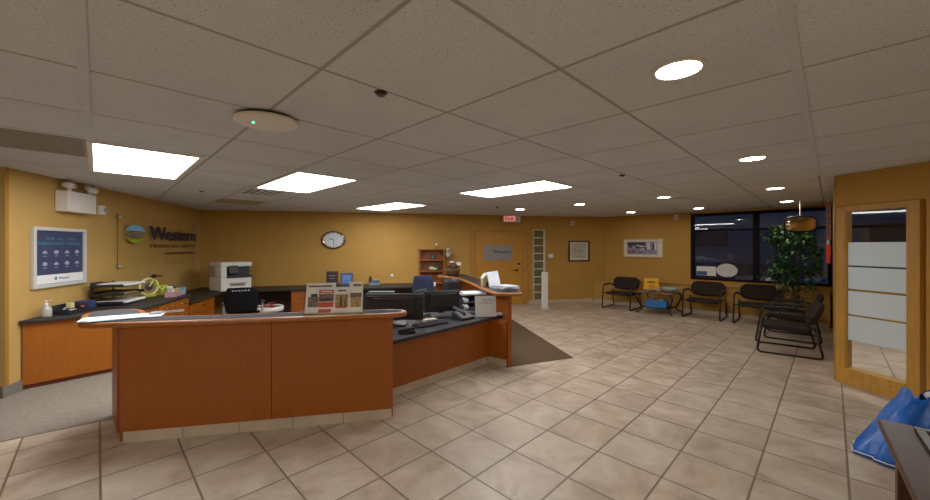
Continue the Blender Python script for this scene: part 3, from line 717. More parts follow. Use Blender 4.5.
# office chair (mesh back)
def office_chair(name, label, loc, rz, m, zt, w, vents=True):
    t = thing(name, label, 'chair', loc, rz)
    b = MB()
    for k in range(5):
        an = 2*PI*k/5 + .3; b.tube([(0, 0, .07), (.26*math.cos(an), .26*math.sin(an), .05)], .018, 6)
    b.build('base', BLACK, t)
    for k in range(5):
        an = 2*PI*k/5 + .3; MB().ball((.26*math.cos(an), .26*math.sin(an), .029), .026, 10).build('caster', BLACK, t, smooth=True)
    MB().tube([(0, 0, .06), (0, 0, .33)], .025).build('gas_lift', BLACK, t, smooth=True)
    b = MB(); b.box((0, -.01, .36), (w*1.02, .42, .06)); b.build('seat', m, t, bevel=.025, bseg=3)
    b = MB(); n = 10; H0 = .42
    rows = []
    for i in range(9):
        f_ = i/8; z = H0 + (zt-H0)*f_; hw = w/2*(.86 + .22*math.sin(PI*min(1, f_*.9 + .05)))
        if i == 8: hw *= .93
        rows.append([(hw*(2*k/n-1), .2 - .07*(1-abs(2*k/n-1)**2)*-1 + .05*f_, z) for k in range(n+1)])
    for i in range(8):
        for k in range(n):
            if vents and i == 7 and k in (2, 3, 4, 5, 6, 7) : 
                pass
            b.face([rows[i][k], rows[i][k+1], rows[i+1][k+1], rows[i+1][k]])
    bmesh.ops.remove_doubles(b.bm, verts=b.bm.verts, dist=.0005)
    o = b.build('backrest', m, t, smooth=True); s_ = o.modifiers.new('s', 'SOLIDIFY'); s_.thickness = .035
    if vents:
        for k in range(6):
            bb = MB(); bb.box((-.1 + k*.04, .315, zt - .04), (.022, .05, .012), ry=.5); bb.build('vent_slot', GREY, t)
    for s_ in (-1, 1):
        MB().tube(fillet([(s_*w*.5, .05, .36), (s_*(w*.5+.05), .04, .40), (s_*(w*.5+.05), .02, .54)], .03), .014).build('arm_post', GREY if vents else BLACK, t, smooth=True)
        b = MB(); b.box((s_*(w*.5+.05), -.02, .553), (.055, .22, .025)); b.build('armrest', BLACK, t, bevel=.01)
    return t
office_chair('office_chair', 'black office chair with slotted backrest in front of the printer', (-3.47, 5.75, .006), math.radians(205), mat('mesh_black', '0b0b0c', .9, spec=.1), .81, .42)
office_chair('office_chair', 'navy backed office chair with a white tag behind the monitors', (-.62, 6.05, .006), math.radians(170), mat('navy_fabric', '1a2440', .9), .965, .34, False)
ch = C.objects[-1]
office_chair('office_chair', 'black office chair right of the navy one, behind the paper trays', (-.24, 5.62, .006), math.radians(190), BLACK, .96, .27, False)
t = tag(MB().box((0, 0, 0), (.075, .006, .06), rz=.1).build('paper_tag', PAPER, loc=(-.50, 5.795, .84)), 'small white tag on the navy office chair back', 'tag')

# recycling bin
t = thing('waste_bin', 'white rimmed bin with red papers under the back desk', 'bin', (-3.44, 6.42, .008), .2)
MB().lathe([(0, 0), (.17, 0), (.21, .3), (.2, .3), (.165, .01), (0, .012)], 24).build('bin_body', BLACK, t, smooth=True)
MB().lathe([(.205, .3), (.24, .3), (.245, .37), (.225, .38), (.2, .37)], 24).build('rim', WHITE, t, smooth=True)
b = MB()
for k in range(7):
    an = k*1.3; b.box((.1*math.cos(an), .1*math.sin(an), .35 + .012*k), (.14, .1, .004), rz=an, rx=.3*math.sin(k*2.))
b.build('waste_paper', [mat('red_paper', '8e2a26', .7)], t)

# ------------------------------------------------------------------ credenza clutter
ZC = .706
t = thing('sanitizer_bottle', 'clear grey pump bottle at the left end of the credenza', 'bottle', LWp(.30, .11) + (ZC,), .3); t.scale = (.72, .72, 1.05)
MB().lathe([(0, 0), (.055, 0), (.06, .01), (.06, .07), (.05, .095), (.02, .11), (.02, .118), (0, .118)], 20).build('bottle_body', mat('clear_grey', 'a9a8a0', .15, var=.05), t, smooth=True)
MB().lathe([(.022, .119), (.022, .135), (.008, .138), (.008, .15), (.018, .152), (.018, .162), (0, .163)], 14).build('pump', WHITE, t, smooth=True)
b = MB(); b.box((.03, 0, .157), (.05, .014, .01)); b.build('spout', WHITE, t)
t = thing('desk_organizer', 'dark blue desk organizer full of small supplies on the credenza', 'organizer', LWp(.60, .15) + (ZC,), WL.rz); t.scale = (.82, .9, 1)
b = MB(); b.box((0, 0, .008), (.52, .22, .014)); b.box((0, .1, .05), (.52, .015, .085)); b.box((-.25, 0, .03), (.015, .2, .05)); b.box((.25, 0, .05), (.015, .2, .085)); b.box((.08, 0, .04), (.01, .18, .06)); b.box((-.08, -.1, .025), (.33, .012, .035))
b.build('tray', mat('organizer_black', '14161e', .5), t)
b = MB(); b.box((.17, -.02, .06), (.15, .16, .085)); b.build('blue_box', mat('organizer_blue', '1d2c55', .5), t, bevel=.004)
b = MB(); b.box((.0, .03, .075), (.06, .05, .06)); b.build('note_block', mat('pale_yellow', 'cfc48a', .7), t)
b = MB(); b.tube([(-.2, .0, .02), (-.1, .02, .06)], .012); b.tube([(-.17, -.04, .02), (-.06, -.05, .035)], .01); b.build('marker', GREY, t, smooth=True)
MB().lathe([(.02, 0), (.045, 0), (.045, .025), (.02, .025), (.02, 0)], 18, c=(-.1, -.04, .016)).build('tape_roll', mat('clear_grey', 'a9a8a0', .15, var=.05), t, smooth=True)
b = MB(); b.box((.07, -.06, .045), (.09, .03, .012), rz=.4, ry=.3); b.build('red_clip', mat('coral_red', 'b0563a', .5), t)
t = thing('document_tray', 'black three tier letter tray holding papers on the credenza', 'letter tray', LWp(1.2, .25) + (ZC,), WL.rz)
for k in range(3):
    b = MB(); z = .02 + k*.105
    b.box((0, 0, z), (.46, .33, .008)); b.box((0, .16, z+.02), (.46, .008, .04)); b.box((-.225, 0, z+.015), (.008, .33, .03)); b.box((.225, 0, z+.015), (.008, .33, .03))
    b.build('tray', BLACK, t)
    if k != 1:
        b = MB(); b.box((.03, -.02, z + .02), (.40, .31, .025)); b.build('paper_stack', PAPER, t)
    else:
        b = MB(); b.box((-.02, -.01, z + .012), (.30, .28, .012), rz=.05); b.build('paper_stack', mat('tan_paper', '8a7a5c', .8), t)
for s_ in (-.2, .2):
    b = MB(); b.box((s_, .165, .14), (.03, .01, .28)); b.build('tray_post', BLACK, t)
b = MB(); b.box((-.14, .15, .25), (.2, .012, .08)); b.build('rear_plate', BLACK, t)
# yellow green toy bicycle
LIME = mat('lime_plastic', 'b8c63a', .4)
t = thing('toy_bicycle', 'yellow green ornamental bicycle with black handlebar on the credenza', 'ornament', LWp(1.86, .33) + (ZC,), WL.rz - .5); t.scale = (1.3, 1.3, 1.3)
def ring(cx, cz, r, tr, m, nm, par, yy=0):
    return MB().tube([(cx + r*math.cos(2*PI*k/28), yy, cz + r*.95*math.sin(2*PI*k/28)) for k in range(28)], tr, 8, True).build(nm, m, par, smooth=True)
ring(-.06, .115, .095, .011, mat('pale_lime', 'd8e0a0', .4), 'wheel', t)
MB().ball((-.06, 0, .115), (.045, .008, .045)).build('hub', mat('hub_navy', '2a3040', .4), t, smooth=True)
ring(.12, .05, .04, .012, LIME, 'wheel', t)
b = MB(); b.tube(fillet([(-.06, 0, .115), (.0, 0, .2), (.03, 0, .1), (.12, 0, .05)], .02), .011); b.tube([(.03, 0, .1), (.14, 0, .11)], .01); b.box((-.06, 0, .018), (.12, .05, .03)); b.build('bike_frame', LIME, t, smooth=False)
b = MB(); b.tube(fillet([(-.05, -.05, .215), (.0, -.03, .235), (.0, .03, .235), (.05, .05, .215)], .02), .012); b.box((.02, 0, .225), (.12, .03, .016)); b.build('handlebar', BLACK, t)
t = thing('tissue_box', 'pink and pale blue box with yellow paper beside the toy bicycle', 'box', LWp(1.84, .60) + (ZC,), WL.rz + .05); t.scale = (1.25, 1, 1.1)
b = MB(); b.box((-.05, -.0, .035), (.22, .12, .07)); b.build('pink_box', mat('dusty_pink', 'b08590', .6), t, bevel=.004)
b = MB(); b.box((.10, 0, .05), (.09, .13, .10)); b.build('blue_end', mat('dusty_blue', '6f95a8', .6), t, bevel=.004)
b = MB(); b.box((.0, .02, .08), (.14, .07, .02), ry=-.15); b.build('yellow_paper', mat('soft_yellow', 'c9c060', .7), t)
b = MB(); b.box((-.13, 0, .085), (.03, .06, .12), ry=-.5); b.build('white_card', PAPER, t)
b = MB(); b.box((.0, .05, .11), (.16, .04, .03), ry=.1); b.build('dark_stapler', BLACK, t)

# ------------------------------------------------------------------ on the main counter
ZT = .8915
t = thing('loose_papers', 'fanned white sheets on the left end of the reception counter', 'papers', (-2.62, 2.86, ZT), .0)
b = MB()
for k, (dx, dy, rz, w, h) in enumerate(((-.02, -.06, .62, .36, .2), (.05, -.01, .5, .36, .2), (.0, -.09, .7, .32, .18), (-.07, -.12, .60, .26, .18))):
    b.box((dx, dy, .002 + k*.003), (w, h, .0025), rz=rz)
b.build('sheet', mat('cool_paper', 'dfe8f0', .7), t)
b = MB(); b.box((-.03, -.0, .0145), (.10, .012, .001), rz=.6); b.build('print_line', GREY, t)
t = thing('scissors', 'small grey scissors lying by the papers on the counter', 'scissors', (-2.42, 2.95, ZT), .5)
b = MB(); b.box((.06, .01, .022), (.14, .014, .006), rz=.18); b.box((.06, -.005, .016), (.14, .014, .006), rz=-.12); b.build('blade', SILVER, t)
for s_ in (-1, 1):
    MB().tube([(-.05 + .035*math.cos(2*PI*k/14), s_*.025 + .02*math.sin(2*PI*k/14), .016) for k in range(14)], .007, 6, True).build('finger_loop', GREY, t, smooth=True)
# brochure holder
hp0, hp1 = Vector((-1.215, 2.82)), Vector((-.79, 2.965)); hd = (hp1-hp0); hrz = math.atan2(hd.y, hd.x); hl = hd.length
hrz = math.atan2(.09, .44)
t = thing('brochure_holder', 'clear acrylic brochure rack on the reception counter', 'brochure rack', (-1.255, 2.845, ZT), hrz)
TB = Matrix.Rotation(-.32, 4, 'X')
def tilt(b, c, d, **k): 
    b.box(tuple((TB @ Vector(c))), d, rx=-.32, **k)
b = MB(); tilt(b, (hl/2, .0, .135), (hl, .006, .25)); b.box((hl/2, .06, .004), (hl, .13, .006)); b.box((hl/2, -.03, .02), (hl, .005, .036)); b.box((hl/2, -.012, .004), (hl, .036, .005))
for s_ in (.003, hl-.003): b.prism([(-.03, .0), (.12, .0), (.085, .255), (.075, .255)], -.002, .002, Matrix.Translation((s_, 0, 0)) @ Matrix(((0, 0, 1, 0), (1, 0, 0, 0), (0, 1, 0, 0), (0, 0, 0, 1))))
b.build('rack', ACRYL, t)
PRS = [mat('news_paper', 'e6e5de', .8), mat('news_red', 'c4503c', .7), mat('news_photo', '6d625e', .7, var=.5, scale=50), mat('news_dark', '3a3634', .7, var=.4, scale=60), mat('news_tan', 'a88e62', .7, var=.4, scale=40)]
def brochure(x0, x1, z0, z1, y, blocks, label, lines):
    o = thing('brochure', label, 'brochure', (0, 0, 0), 0)
    o.location = Vector(t.location) + Matrix.Rotation(hrz, 3, 'Z') @ Vector((0, 0, 0)); o.rotation_euler.z = hrz
    b = MB(); b.mi = 0; tilt(b, ((x0+x1)/2, y, (z0+z1)/2), (x1-x0, .004, z1-z0))
    for mi, a, c, e, f_ in blocks:
        b.mi = mi; tilt(b, ((a+c)/2, y-.003, (e+f_)/2), (c-a, .002, f_-e))
    b.build('cover', PRS, o)
    for body, a, c, e, f_, m in lines: bar('print_line', a, c, e + .004, f_ - .004, y-.0045, m, o, TB)
    return o
DARKT = mat('ink', '55534e', .7); REDT = mat('news_white', 'dedad2', .7)
q = hl
brochure(.012, q*.52, .022, .262, -.010, [(2, .03, q*.27, .07, .15), (3, .05, q*.22, .15, .175)], 'grey newspaper at the left of the brochure rack', [('', .03, q*.46, .225, .245, DARKT)])
brochure(q*.24, q*.50, .018, .205, -.018, [(1, q*.245, q*.495, .175, .203), (2, q*.245, q*.495, .11, .17), (3, q*.27, q*.47, .115, .135), (1, q*.245, q*.495, .065, .105), (1, q*.245, q*.46, .022, .05)], 'red headed magazine second in the brochure rack', [('', q*.28, q*.47, .18, .198, REDT)])
brochure(q*.50, q*.75, .02, .225, -.0135, [(4, q*.52, q*.74, .06, .165), (3, q*.60, q*.64, .07, .15), (3, q*.68, q*.71, .07, .16), (1, q*.54, q*.72, .055, .075)], 'brochure with brown figures, third in the brochure rack', [('', q*.56, q*.7, .185, .205, DARKT)])
brochure(q*.75, q*.99, .02, .268, -.010, [(2, q*.77, q*.97, .14, .175), (4, q*.78, q*.96, .06, .14)], 'pale newspaper at the right end of the brochure rack', [('', q*.82, q*.96, .225, .25, DARKT)])
# plaques on the back desk
def plaque(name, lb, u_s, z, w, h, m, m2, word):
    t = thing(name, lb, 'plaque', BWp(u_s, .32) + (.588,), WB.rz)
    TT = Matrix.Rotation(-.12, 4, 'X')
    b = MB(); b.box(tuple(TT @ Vector((0, 0, h/2))), (w, .02, h), rx=-.12); b.build('board', m, t, bevel=.003)
    b = MB(); b.box(tuple(TT @ Vector((0, -.012, h*.52))), (w*.78, .004, h*.7), rx=-.12); b.build('inset_plate', m2, t)
    bar('print_line', -w*.28, w*.28, h*.68, h*.72, -.0148, GREY, t, TT); bar('print_line', -w*.2, w*.2, h*.5, h*.53, -.0148, GREY, t, TT)
    b = MB(); b.tube([(0, .02, h*.6), (0, .10, .004)], .008); b.build('easel_leg', m, t)
plaque('award_plaque', 'dark brown award plaque standing behind the brochure rack', 2.64, 0, .24, .31, mat('plaque_brown', '2e2010', .7), mat('plaque_dark', '1c160e', .7), '')
plaque('blue_plaque', 'blue card standing on the back desk right of the award plaque', 2.94, 0, .25, .27, mat('card_navy', '1e2a48', .4), mat('card_blue', '2f62a8', .4, var=.4, scale=14), '')
# telephone on the back desk
SLATE = mat('slate_phone', '4c5a66', .5)
t = thing('desk_phone', 'slate grey telephone on the back desk right of the brochures', 'telephone', BWp(3.52, .45) + (.588,), WB.rz)
b = MB(); b.prism([(-.1, 0), (.1, 0), (.1, .04), (-.1, .13)], -.11, .11, Matrix(((0, 0, 1, 0), (-1, 0, 0, 0), (0, 1, 0, 0), (0, 0, 0, 1)))); b.build('base', SLATE, t, bevel=.006)
b = MB(); b.tube(fillet([(-.08, -.07, .1), (-.08, -.07, .14), (-.08, .09, .19), (-.08, .09, .13)], .03), .024); b.build('handset', BLACK, t, smooth=True)
b = MB(); b.box((.04, -.0, .10), (.1, .12, .01), rx=-.42); b.build('keypad', GREY, t)

# ------------------------------------------------------------------ front desk equipment
ZD = .5865
def monitor(lb, loc, rz, w, h, zb):
    t = thing('monitor', lb, 'monitor', loc, rz)
    b = MB(); b.box((0, 0, .009), (.26, .2, .016)); b.build('stand_base', BLACK, t, bevel=.006)
    b = MB(); b.box((0, .0, zb/2 + .05), (.07, .03, zb)); b.build('stand_neck', BLACK, t)
    b = MB(); b.box((0, -.035, zb + h/2), (w, .03, h)); b.build('shell', BLACK, t, bevel=.008)
    b = MB(); b.box((0, -.062, zb + h*.55), (w*.7, .03, h*.6)); b.box((0, -.055, zb + h*.9), (w*.9, .02, .012)); b.build('rear_housing', mat('rear_plastic', '18181a', .5), t, bevel=.01)
    b = MB(); b.box((0, -.018, zb + h/2), (w-.03, .006, h-.03)); b.build('screen', mat('screen_black', '0c0d10', .15), t)
    return t
monitor('black monitor seen from behind, just right of the brochure rack', (-.76, 3.98, ZD), .03, .62, .28, .06)
monitor('black monitor seen from behind, left of the paper trays', (-.285, 4.42, ZD), .38, .44, .25, .07)
monitor('narrow black monitor turned edge on between the two wider monitors', (-.57, 4.50, ZD), 1.2, .28, .25, .07)
t = thing('box_file', 'dark teal box file standing behind the left monitor', 'box file', (-.99, 4.36, ZD), .02)
b = MB(); b.box((0, 0, .16), (.30, .1, .31)); b.build('case', mat('teal_board', '2c4448', .6), t, bevel=.004); b = MB(); b.box((0, -.052, .25), (.12, .004, .05)); b.build('spine_label', mat('pale_teal', '4f6a6c', .6), t)
t = thing('keyboard', 'black keyboard on the front desk below the monitors', 'keyboard', (-.12, 4.16, ZD), .72)
b = MB(); b.box((0, 0, .012), (.4, .14, .02)); b.build('case', BLACK, t, bevel=.005)
b = MB()
for i in range(12):
    for j in range(4): b.box((-.17 + i*.031, -.045 + j*.03, .026), (.024, .023, .008))
b.build('key', mat('key_dark', '2a2a2e', .5), t)
t = thing('desk_phone', 'dark desk telephone with handset at the front edge of the desk below the monitors', 'telephone', (-.02, 4.27, ZD), .8)
b = MB(); b.prism([(-.09, 0), (.09, 0), (.09, .03), (-.09, .09)], -.1, .1, Matrix(((0, 0, 1, 0), (-1, 0, 0, 0), (0, 1, 0, 0), (0, 0, 0, 1)))); b.build('base', mat('phone_grey', '1b1b1e', .5), t, bevel=.005)
b = MB(); b.tube(fillet([(-.07, -.09, .06), (-.07, -.09, .09), (-.07, .09, .13), (-.07, .09, .09)], .03), .02); b.build('handset', BLACK, t, smooth=True)
t.location = (-.02, 4.30, ZD); t.rotation_euler.z = .75
for o in C.objects:
    if o.name.startswith('keyboard'): o.location = (-.37, 3.98, ZD)
t = thing('stapler', 'black stapler at the left front corner of the front desk', 'stapler', (-.57, 3.58, ZD), .3)
b = MB(); b.box((0, 0, .012), (.17, .05, .02)); b.build('base', BLACK, t, bevel=.006); b = MB(); b.box((0, 0, .042), (.17, .042, .03), ry=-.08); b.build('arm', BLACK, t, bevel=.01)
t = tag(MB().box((0, 0, .012), (.15, .1, .022), rz=.6).build('notepad', mat('cream_pad', 'b9ae94', .8), loc=(-.40, 4.18, ZD)), 'cream notepad between the two wide monitors on the front desk', 'notepad')
t = thing('cable_bundle', 'tangle of brown and black cables on the front desk near the trays', 'cables', (.02, 4.62, ZD), 0)
for k in range(4):
    pts = [(-.14 + .05*i + .02*math.sin(i*2 + k), .06*math.sin(i*1.3 + k*1.7), .012 + .02*abs(math.sin(i + k))) for i in range(7)]
    MB().tube(fillet(pts, .02, 3), .008, 6).build('cable', mat('cable_brown', '4a3524', .6) if k % 2 else BLACK, t, smooth=True)
# letter trays
t = thing('letter_tray', 'dark blue stacked letter trays with white rolls and papers on the front desk', 'letter tray', (.09, 4.98, ZD), .25)
NB = mat('tray_navy', '1b2436', .4)
for k in range(3):
    z = .012 + k*.085; b = MB(); b.box((0, 0, z), (.32, .26, .008)); b.box((-.156, 0, z + .03), (.008, .26, .055)); b.box((.156, 0, z + .03), (.008, .26, .055)); b.box((0, .126, z+.03), (.32, .008, .055)); b.build('tray', NB, t)
    if k < 2:
        b = MB(); b.box((.02, -.005, z + .02), (.25, .24, .022)); b.build('paper_stack', mat('pale_blue_paper', '66748a', .7), t)
b = MB(); b.box((0, -.01, .218), (.33, .28, .025)); b.build('top_paper_stack', PAPER, t, bevel=.003)
for z in (.05, .135): MB().lathe([(0, 0), (.032, 0), (.032, .12), (0, .12)], 16, M=Matrix.Translation((-.11, -.14, z)) @ Matrix.Rotation(-PI/2, 4, 'X')).build('paper_roll', PAPER, t, smooth=True)
# notice stand
t = thing('notice_stand', 'white printed notice in a tilted stand at the corner of the front desk', 'notice', (.25, 4.40, ZD), .12)
TN = Matrix.Rotation(-.16, 4, 'X')
b = MB(); b.box(tuple(TN @ Vector((0, 0, .13))), (.265, .006, .255), rx=-.16); b.box((0, .03, .004), (.265, .08, .006)); b.build('stand', ACRYL, t)
b = MB(); b.box(tuple(TN @ Vector((0, -.005, .13))), (.255, .003, .245), rx=-.16); b.build('sheet', mat('notice_white', 'c9c8c6', .7), t)
bar('print_line', -.05, .09, .205, .215, -.0072, GREY, t, TN); bar('print_line', -.09, .09, .178, .184, -.0072, mat('pale_pink_ink', 'b09a94', .7), t, TN); bar('print_line', -.09, .09, .16, .166, -.0072, GREY, t, TN)
t = tag(MB().box((0, 0, .006), (.13, .1, .01), rz=.3).box((.01, .01, .014), (.12, .09, .004), rz=.45).build('paper_slips', mat('pale_slip', 'c4ccd2', .7), loc=(.405, 4.56, ZD)), 'pale paper slips right of the printed notice on the front desk', 'papers')

# ------------------------------------------------------------------ on the side counter
t = thing('house_ornament', 'small pale house shaped ornament on the side counter', 'ornament', (.285, 4.98, ZT), .3)
b = MB(); b.prism([(-.06, 0), (.06, 0), (.06, .1), (0, .17), (-.06, .1)], -.045, .045, Matrix(((1, 0, 0, 0), (0, 0, -1, 0), (0, 1, 0, 0), (0, 0, 0, 1)))); b.build('house', mat('house_cream', 'b5a578', .6), t, bevel=.005)
b = MB(); b.box((0, -.047, .035), (.03, .006, .06)); b.build('doorway', mat('dark_brown', '4a3a24', .6), t)
for s_ in (-1, 1):
    b = MB(); b.box((s_*.033, 0, .143), (.088, .11, .012), ry=s_*.86); b.build('roof', mat('roof_white', 'c2bfb0', .6), t)
t = thing('leaning_leaflet', 'white leaflet standing upright behind the papers on the side counter', 'leaflet', (.385, 4.86, ZT), .12)
b = MB(); b.box((0, .02, .105), (.15, .004, .215), rx=-.3, ry=-.14); b.build('leaflet_sheet', mat('cool_paper', 'dfe8f0', .7), t); b = MB(); b.tube([(0, .05, .15), (0, .11, .003)], .005); b.build('prop', WHITE, t)
t = thing('magazine_pile', 'pile of grey wrapped papers at the front end of the side counter', 'papers', (.50, 4.58, ZT), .45)
b = MB()
for k in range(5): b.box((.01*math.sin(k*2.), .01*math.cos(k*3.), .006 + k*.009), (.23, .30, .007), rz=.08*math.sin(k*1.7))
b.build('paper_sheet', [mat('grey_sheet', '9a9ea8', .45, var=.25, scale=14)], t)
b = MB(); b.box((.02, .0, .053), (.2, .24, .006), rz=.2); b.build('top_sheet', mat('pale_sheet', 'b4b8c0', .4, var=.2, scale=14), t)
# gift basket
t = thing('gift_basket', 'brown wicker basket with dried stems and cards at the far end of the side counter', 'basket', (-.22, 6.78, ZT), 0)
WK = mat('wicker', '5a4020', .8, var=.4, scale=40, bump=.8, bscale=90)
MB().lathe([(0, 0), (.1, 0), (.13, .1), (.14, .13), (.125, .13), (.095, .01), (0, .01)], 22).build('basket', WK, t, smooth=True)
b = MB()
for k in range(26):
    an = random.uniform(0, 2*PI); r = random.uniform(.03, .1); h = random.uniform(.15, .25)
    b.tube([(r*.5*math.cos(an), r*.5*math.sin(an), .02), (r*1.2*math.cos(an), r*1.2*math.sin(an), h)], .005, 5); b.ball((r*1.25*math.cos(an), r*1.25*math.sin(an), h), (.022, .022, .018), 8)
b.build('dried_stems', mat('dried_brown', '6b4a24', .8, var=.4, scale=20), t)
b = MB(); b.box((.1, -.03, .22), (.1, .006, .06), rz=.1); b.box((-.02, -.09, .26), (.07, .006, .03), rz=-.1); b.build('card', PAPER, t)
b = MB(); b.tube([(.1, -.028, .02), (.1, -.028, .2)], .004); b.tube([(-.02, -.085, .05), (-.02, -.085, .25)], .004); b.build('card_stick', WK, t)

# ------------------------------------------------------------------ waiting chairs
def rrect(w, h, r, n=6):
    pts = []
    for cx, cz, a0 in ((w/2-r, h/2-r, 0), (-w/2+r, h/2-r, PI/2), (-w/2+r, -h/2+r, PI), (w/2-r, -h/2+r, 1.5*PI)):
        for k in range(n+1): an = a0 + PI/2*k/n; pts.append((cx + r*math.cos(an), cz + r*math.sin(an)))
    return pts
def guest_chair(label, loc, rz, grp):
    t = thing('guest_chair', label, 'chair', loc, rz, grp)
    b = MB(); b.prism(rrect(.54, .50, .07), .31, .375, Matrix.Translation((0, -.03, 0)) @ Matrix.Rotation(-.04, 4, 'X')); b.build('seat', FABRIC, t, bevel=.022, bseg=3)
    b = MB(); M = Matrix.Translation((0, .275, .56)) @ Matrix.Rotation(-.38, 4, 'X') @ Matrix.Rotation(PI/2, 4, 'X')
    b.prism(rrect(.60, .30, .12, 8), -.03, .03, M); b.build('backrest', FABRIC, t, bevel=.022, bseg=3)
    for s_ in (-1, 1):
        x = s_*.315
        P = [(x, .235, .40), (x, .33, .014), (x, -.33, .014), (x, -.255, .535), (x, .16, .535), (x, .235, .50), (s_*.27, .27, .50)]
        o = MB().tube(fillet(P, .06), .0145, 8).build('side_frame', FRAMEB, t, smooth=True)
        b = MB(); b.box((x, -.05, .552), (.042, .36, .022)); b.build('arm_pad', BLACK, o, bevel=.009)
    b = MB(); b.tube([(-.315, -.276, .35), (.315, -.276, .35)], .012); b.tube([(-.315, .25, .35), (.315, .25, .35)], .012); b.build('cross_bar', FRAMEB, t, smooth=True)
    return t
def ABl(a, b, z=0): x, y = AB(a, b); return (x, y, z)
GR = 'black sled base waiting chairs'
gc = guest_chair('black sled chair at the far left of the waiting row, left of the small table', ABl(8.60, 3.46), -PI/4, GR)
dup(gc, ABl(8.66, 1.82), -PI/4, 'black sled chair under the window between the small table and the next chair')
dup(gc, ABl(8.66, .98), -PI/4, 'black sled chair under the window directly left of the plant')
dup(gc, ABl(6.69, .44), -3*PI/4 + .14, 'nearest black sled chair, seen side on beside the office glass')
dup(gc, ABl(7.72, .44), -3*PI/4 + .04, 'black sled chair partly hidden behind the nearest side on chair')

# side table
t = thing('side_table', 'small dark curved leg table with a lower shelf between two waiting chairs', 'table', ABl(8.56, 2.64), -PI/4)
TT_ = mat('table_tan', '8a5a34', .4, var=.25, scale=6, stretch=(2, 10, 2))
b = MB(); b.box((0, 0, .45), (.68, .66, .02)); b.build('table_top', TT_, t, bevel=.006)
b = MB(); b.box((0, 0, .432), (.64, .62, .014)); b.build('apron', FRAMEB, t)
b = MB(); b.box((0, 0, .13), (.54, .52, .014)); b.build('lower_shelf', FRAMEB, t)
for sx_ in (-1, 1):
    for sy in (-1, 1):
        P = [(sx_*.27, sy*.26, .43), (sx_*.37, sy*.35, .37), (sx_*.27, sy*.26, .15), (sx_*.26, sy*.25, .08), (sx_*.35, sy*.33, .016)]
        MB().tube(fillet(P, .1, 6), lambda q: .02 - .006*q, 8).build('leg', FRAMEB, t, smooth=True)
def onT(x, y, z): v = Matrix.Rotation(-PI/4, 3, 'Z') @ Vector((x, y, 0)); p = AB(8.56, 2.64); return (p[0]+v.x, p[1]+v.y, z)
t = thing('yellow_box', 'bright yellow collection box standing on the small table', 'box', onT(-.17, .05, .461), -PI/4 + .25)
YEL = mat('bright_yellow', 'f0b414', .5, var=.04)
b = MB(); b.prism([(-.155, 0), (.155, 0), (.135, .27), (-.135, .27)], -.05, .05, Matrix(((1, 0, 0, 0), (0, 0, -1, 0), (0, 1, 0, 0), (0, 0, 0, 1)))); b.build('box_body', YEL, t)
b = MB(); b.box((0, -.053, .19), (.15, .004, .032)); b.build('dark_print', mat('sign_ink', '5a4210', .5), t)
b = MB(); b.box((.02, -.053, .08), (.12, .003, .12)); b.build('pale_print', mat('deep_yellow', 'd89a08', .5), t)
t = thing('bowl', 'wide pale teal bowl on the small table', 'bowl', onT(.21, .0, .461), 0)
MB().lathe([(0, 0), (.08, 0), (.15, .05), (.17, .09), (.16, .09), (.14, .055), (.07, .012), (0, .012)], 28).build('bowl_shell', mat('teal_ceramic', '8fa8a4', .3, var=.08), t, smooth=True)
MB().lathe([(.155, .088), (.172, .088), (.172, .1), (.155, .1)], 28).build('rim', mat('white_ceramic', 'bcc4c0', .3), t, smooth=True)
t = thing('cup', 'small grey cup on the table between the yellow box and the bowl', 'cup', onT(.06, -.22, .461), 0)
MB().lathe([(0, 0), (.035, 0), (.042, .09), (.036, .09), (.03, .008), (0, .008)], 16).build('cup_shell', mat('cup_grey', '8c8a7c', .5), t, smooth=True)
MB().tube(fillet([(.04, 0, .07), (.07, 0, .065), (.065, 0, .03), (.037, 0, .025)], .02), .006).build('handle', mat('cup_grey', '8c8a7c', .5), t, smooth=True)
t = thing('blue_basket', 'bright blue plastic basket of toys on the lower shelf of the small table', 'basket', onT(-.0, -.12, .139), -PI/4 + .1)
BB = mat('basket_blue', '1668b0', .4, var=.1)
b = MB(); b.box((0, 0, .006), (.38, .26, .01)); b.box((0, -.128, .075), (.40, .01, .14)); b.box((0, .128, .075), (.40, .01, .14)); b.box((-.195, 0, .075), (.01, .26, .14)); b.box((.195, 0, .075), (.01, .26, .14)); b.build('basket_body', BB, t, bevel=.003)
b = MB(); b.tube([(-.205, -.135, .145), (.205, -.135, .145), (.205, .135, .145), (-.205, .135, .145)], .012, 8, True); b.build('rim', BB, t)
b = MB(); b.box((-.03, -.02, .15), (.30, .16, .03), rx=.2, rz=.1); b.build('magazine', mat('cream_print', '9c9278', .7), t); b = MB(); b.ball((.1, -.05, .15), (.05, .04, .03)); b.build('toy', mat('toy_grey', '8d9ba6', .6), t, smooth=True)
t = tag(MB().box((0, 0, .01), (.26, .2, .018), rz=.3).box((.02, -.01, .026), (.25, .19, .012), rz=.15).box((.0, .01, .038), (.22, .17, .01), rz=-.1).build('magazines', [mat('mag_mauve', '7c6460', .5, var=.3, scale=10)], loc=onT(-.12, -.2, .461)), 'small stack of magazines at the front of the small table', 'magazines')

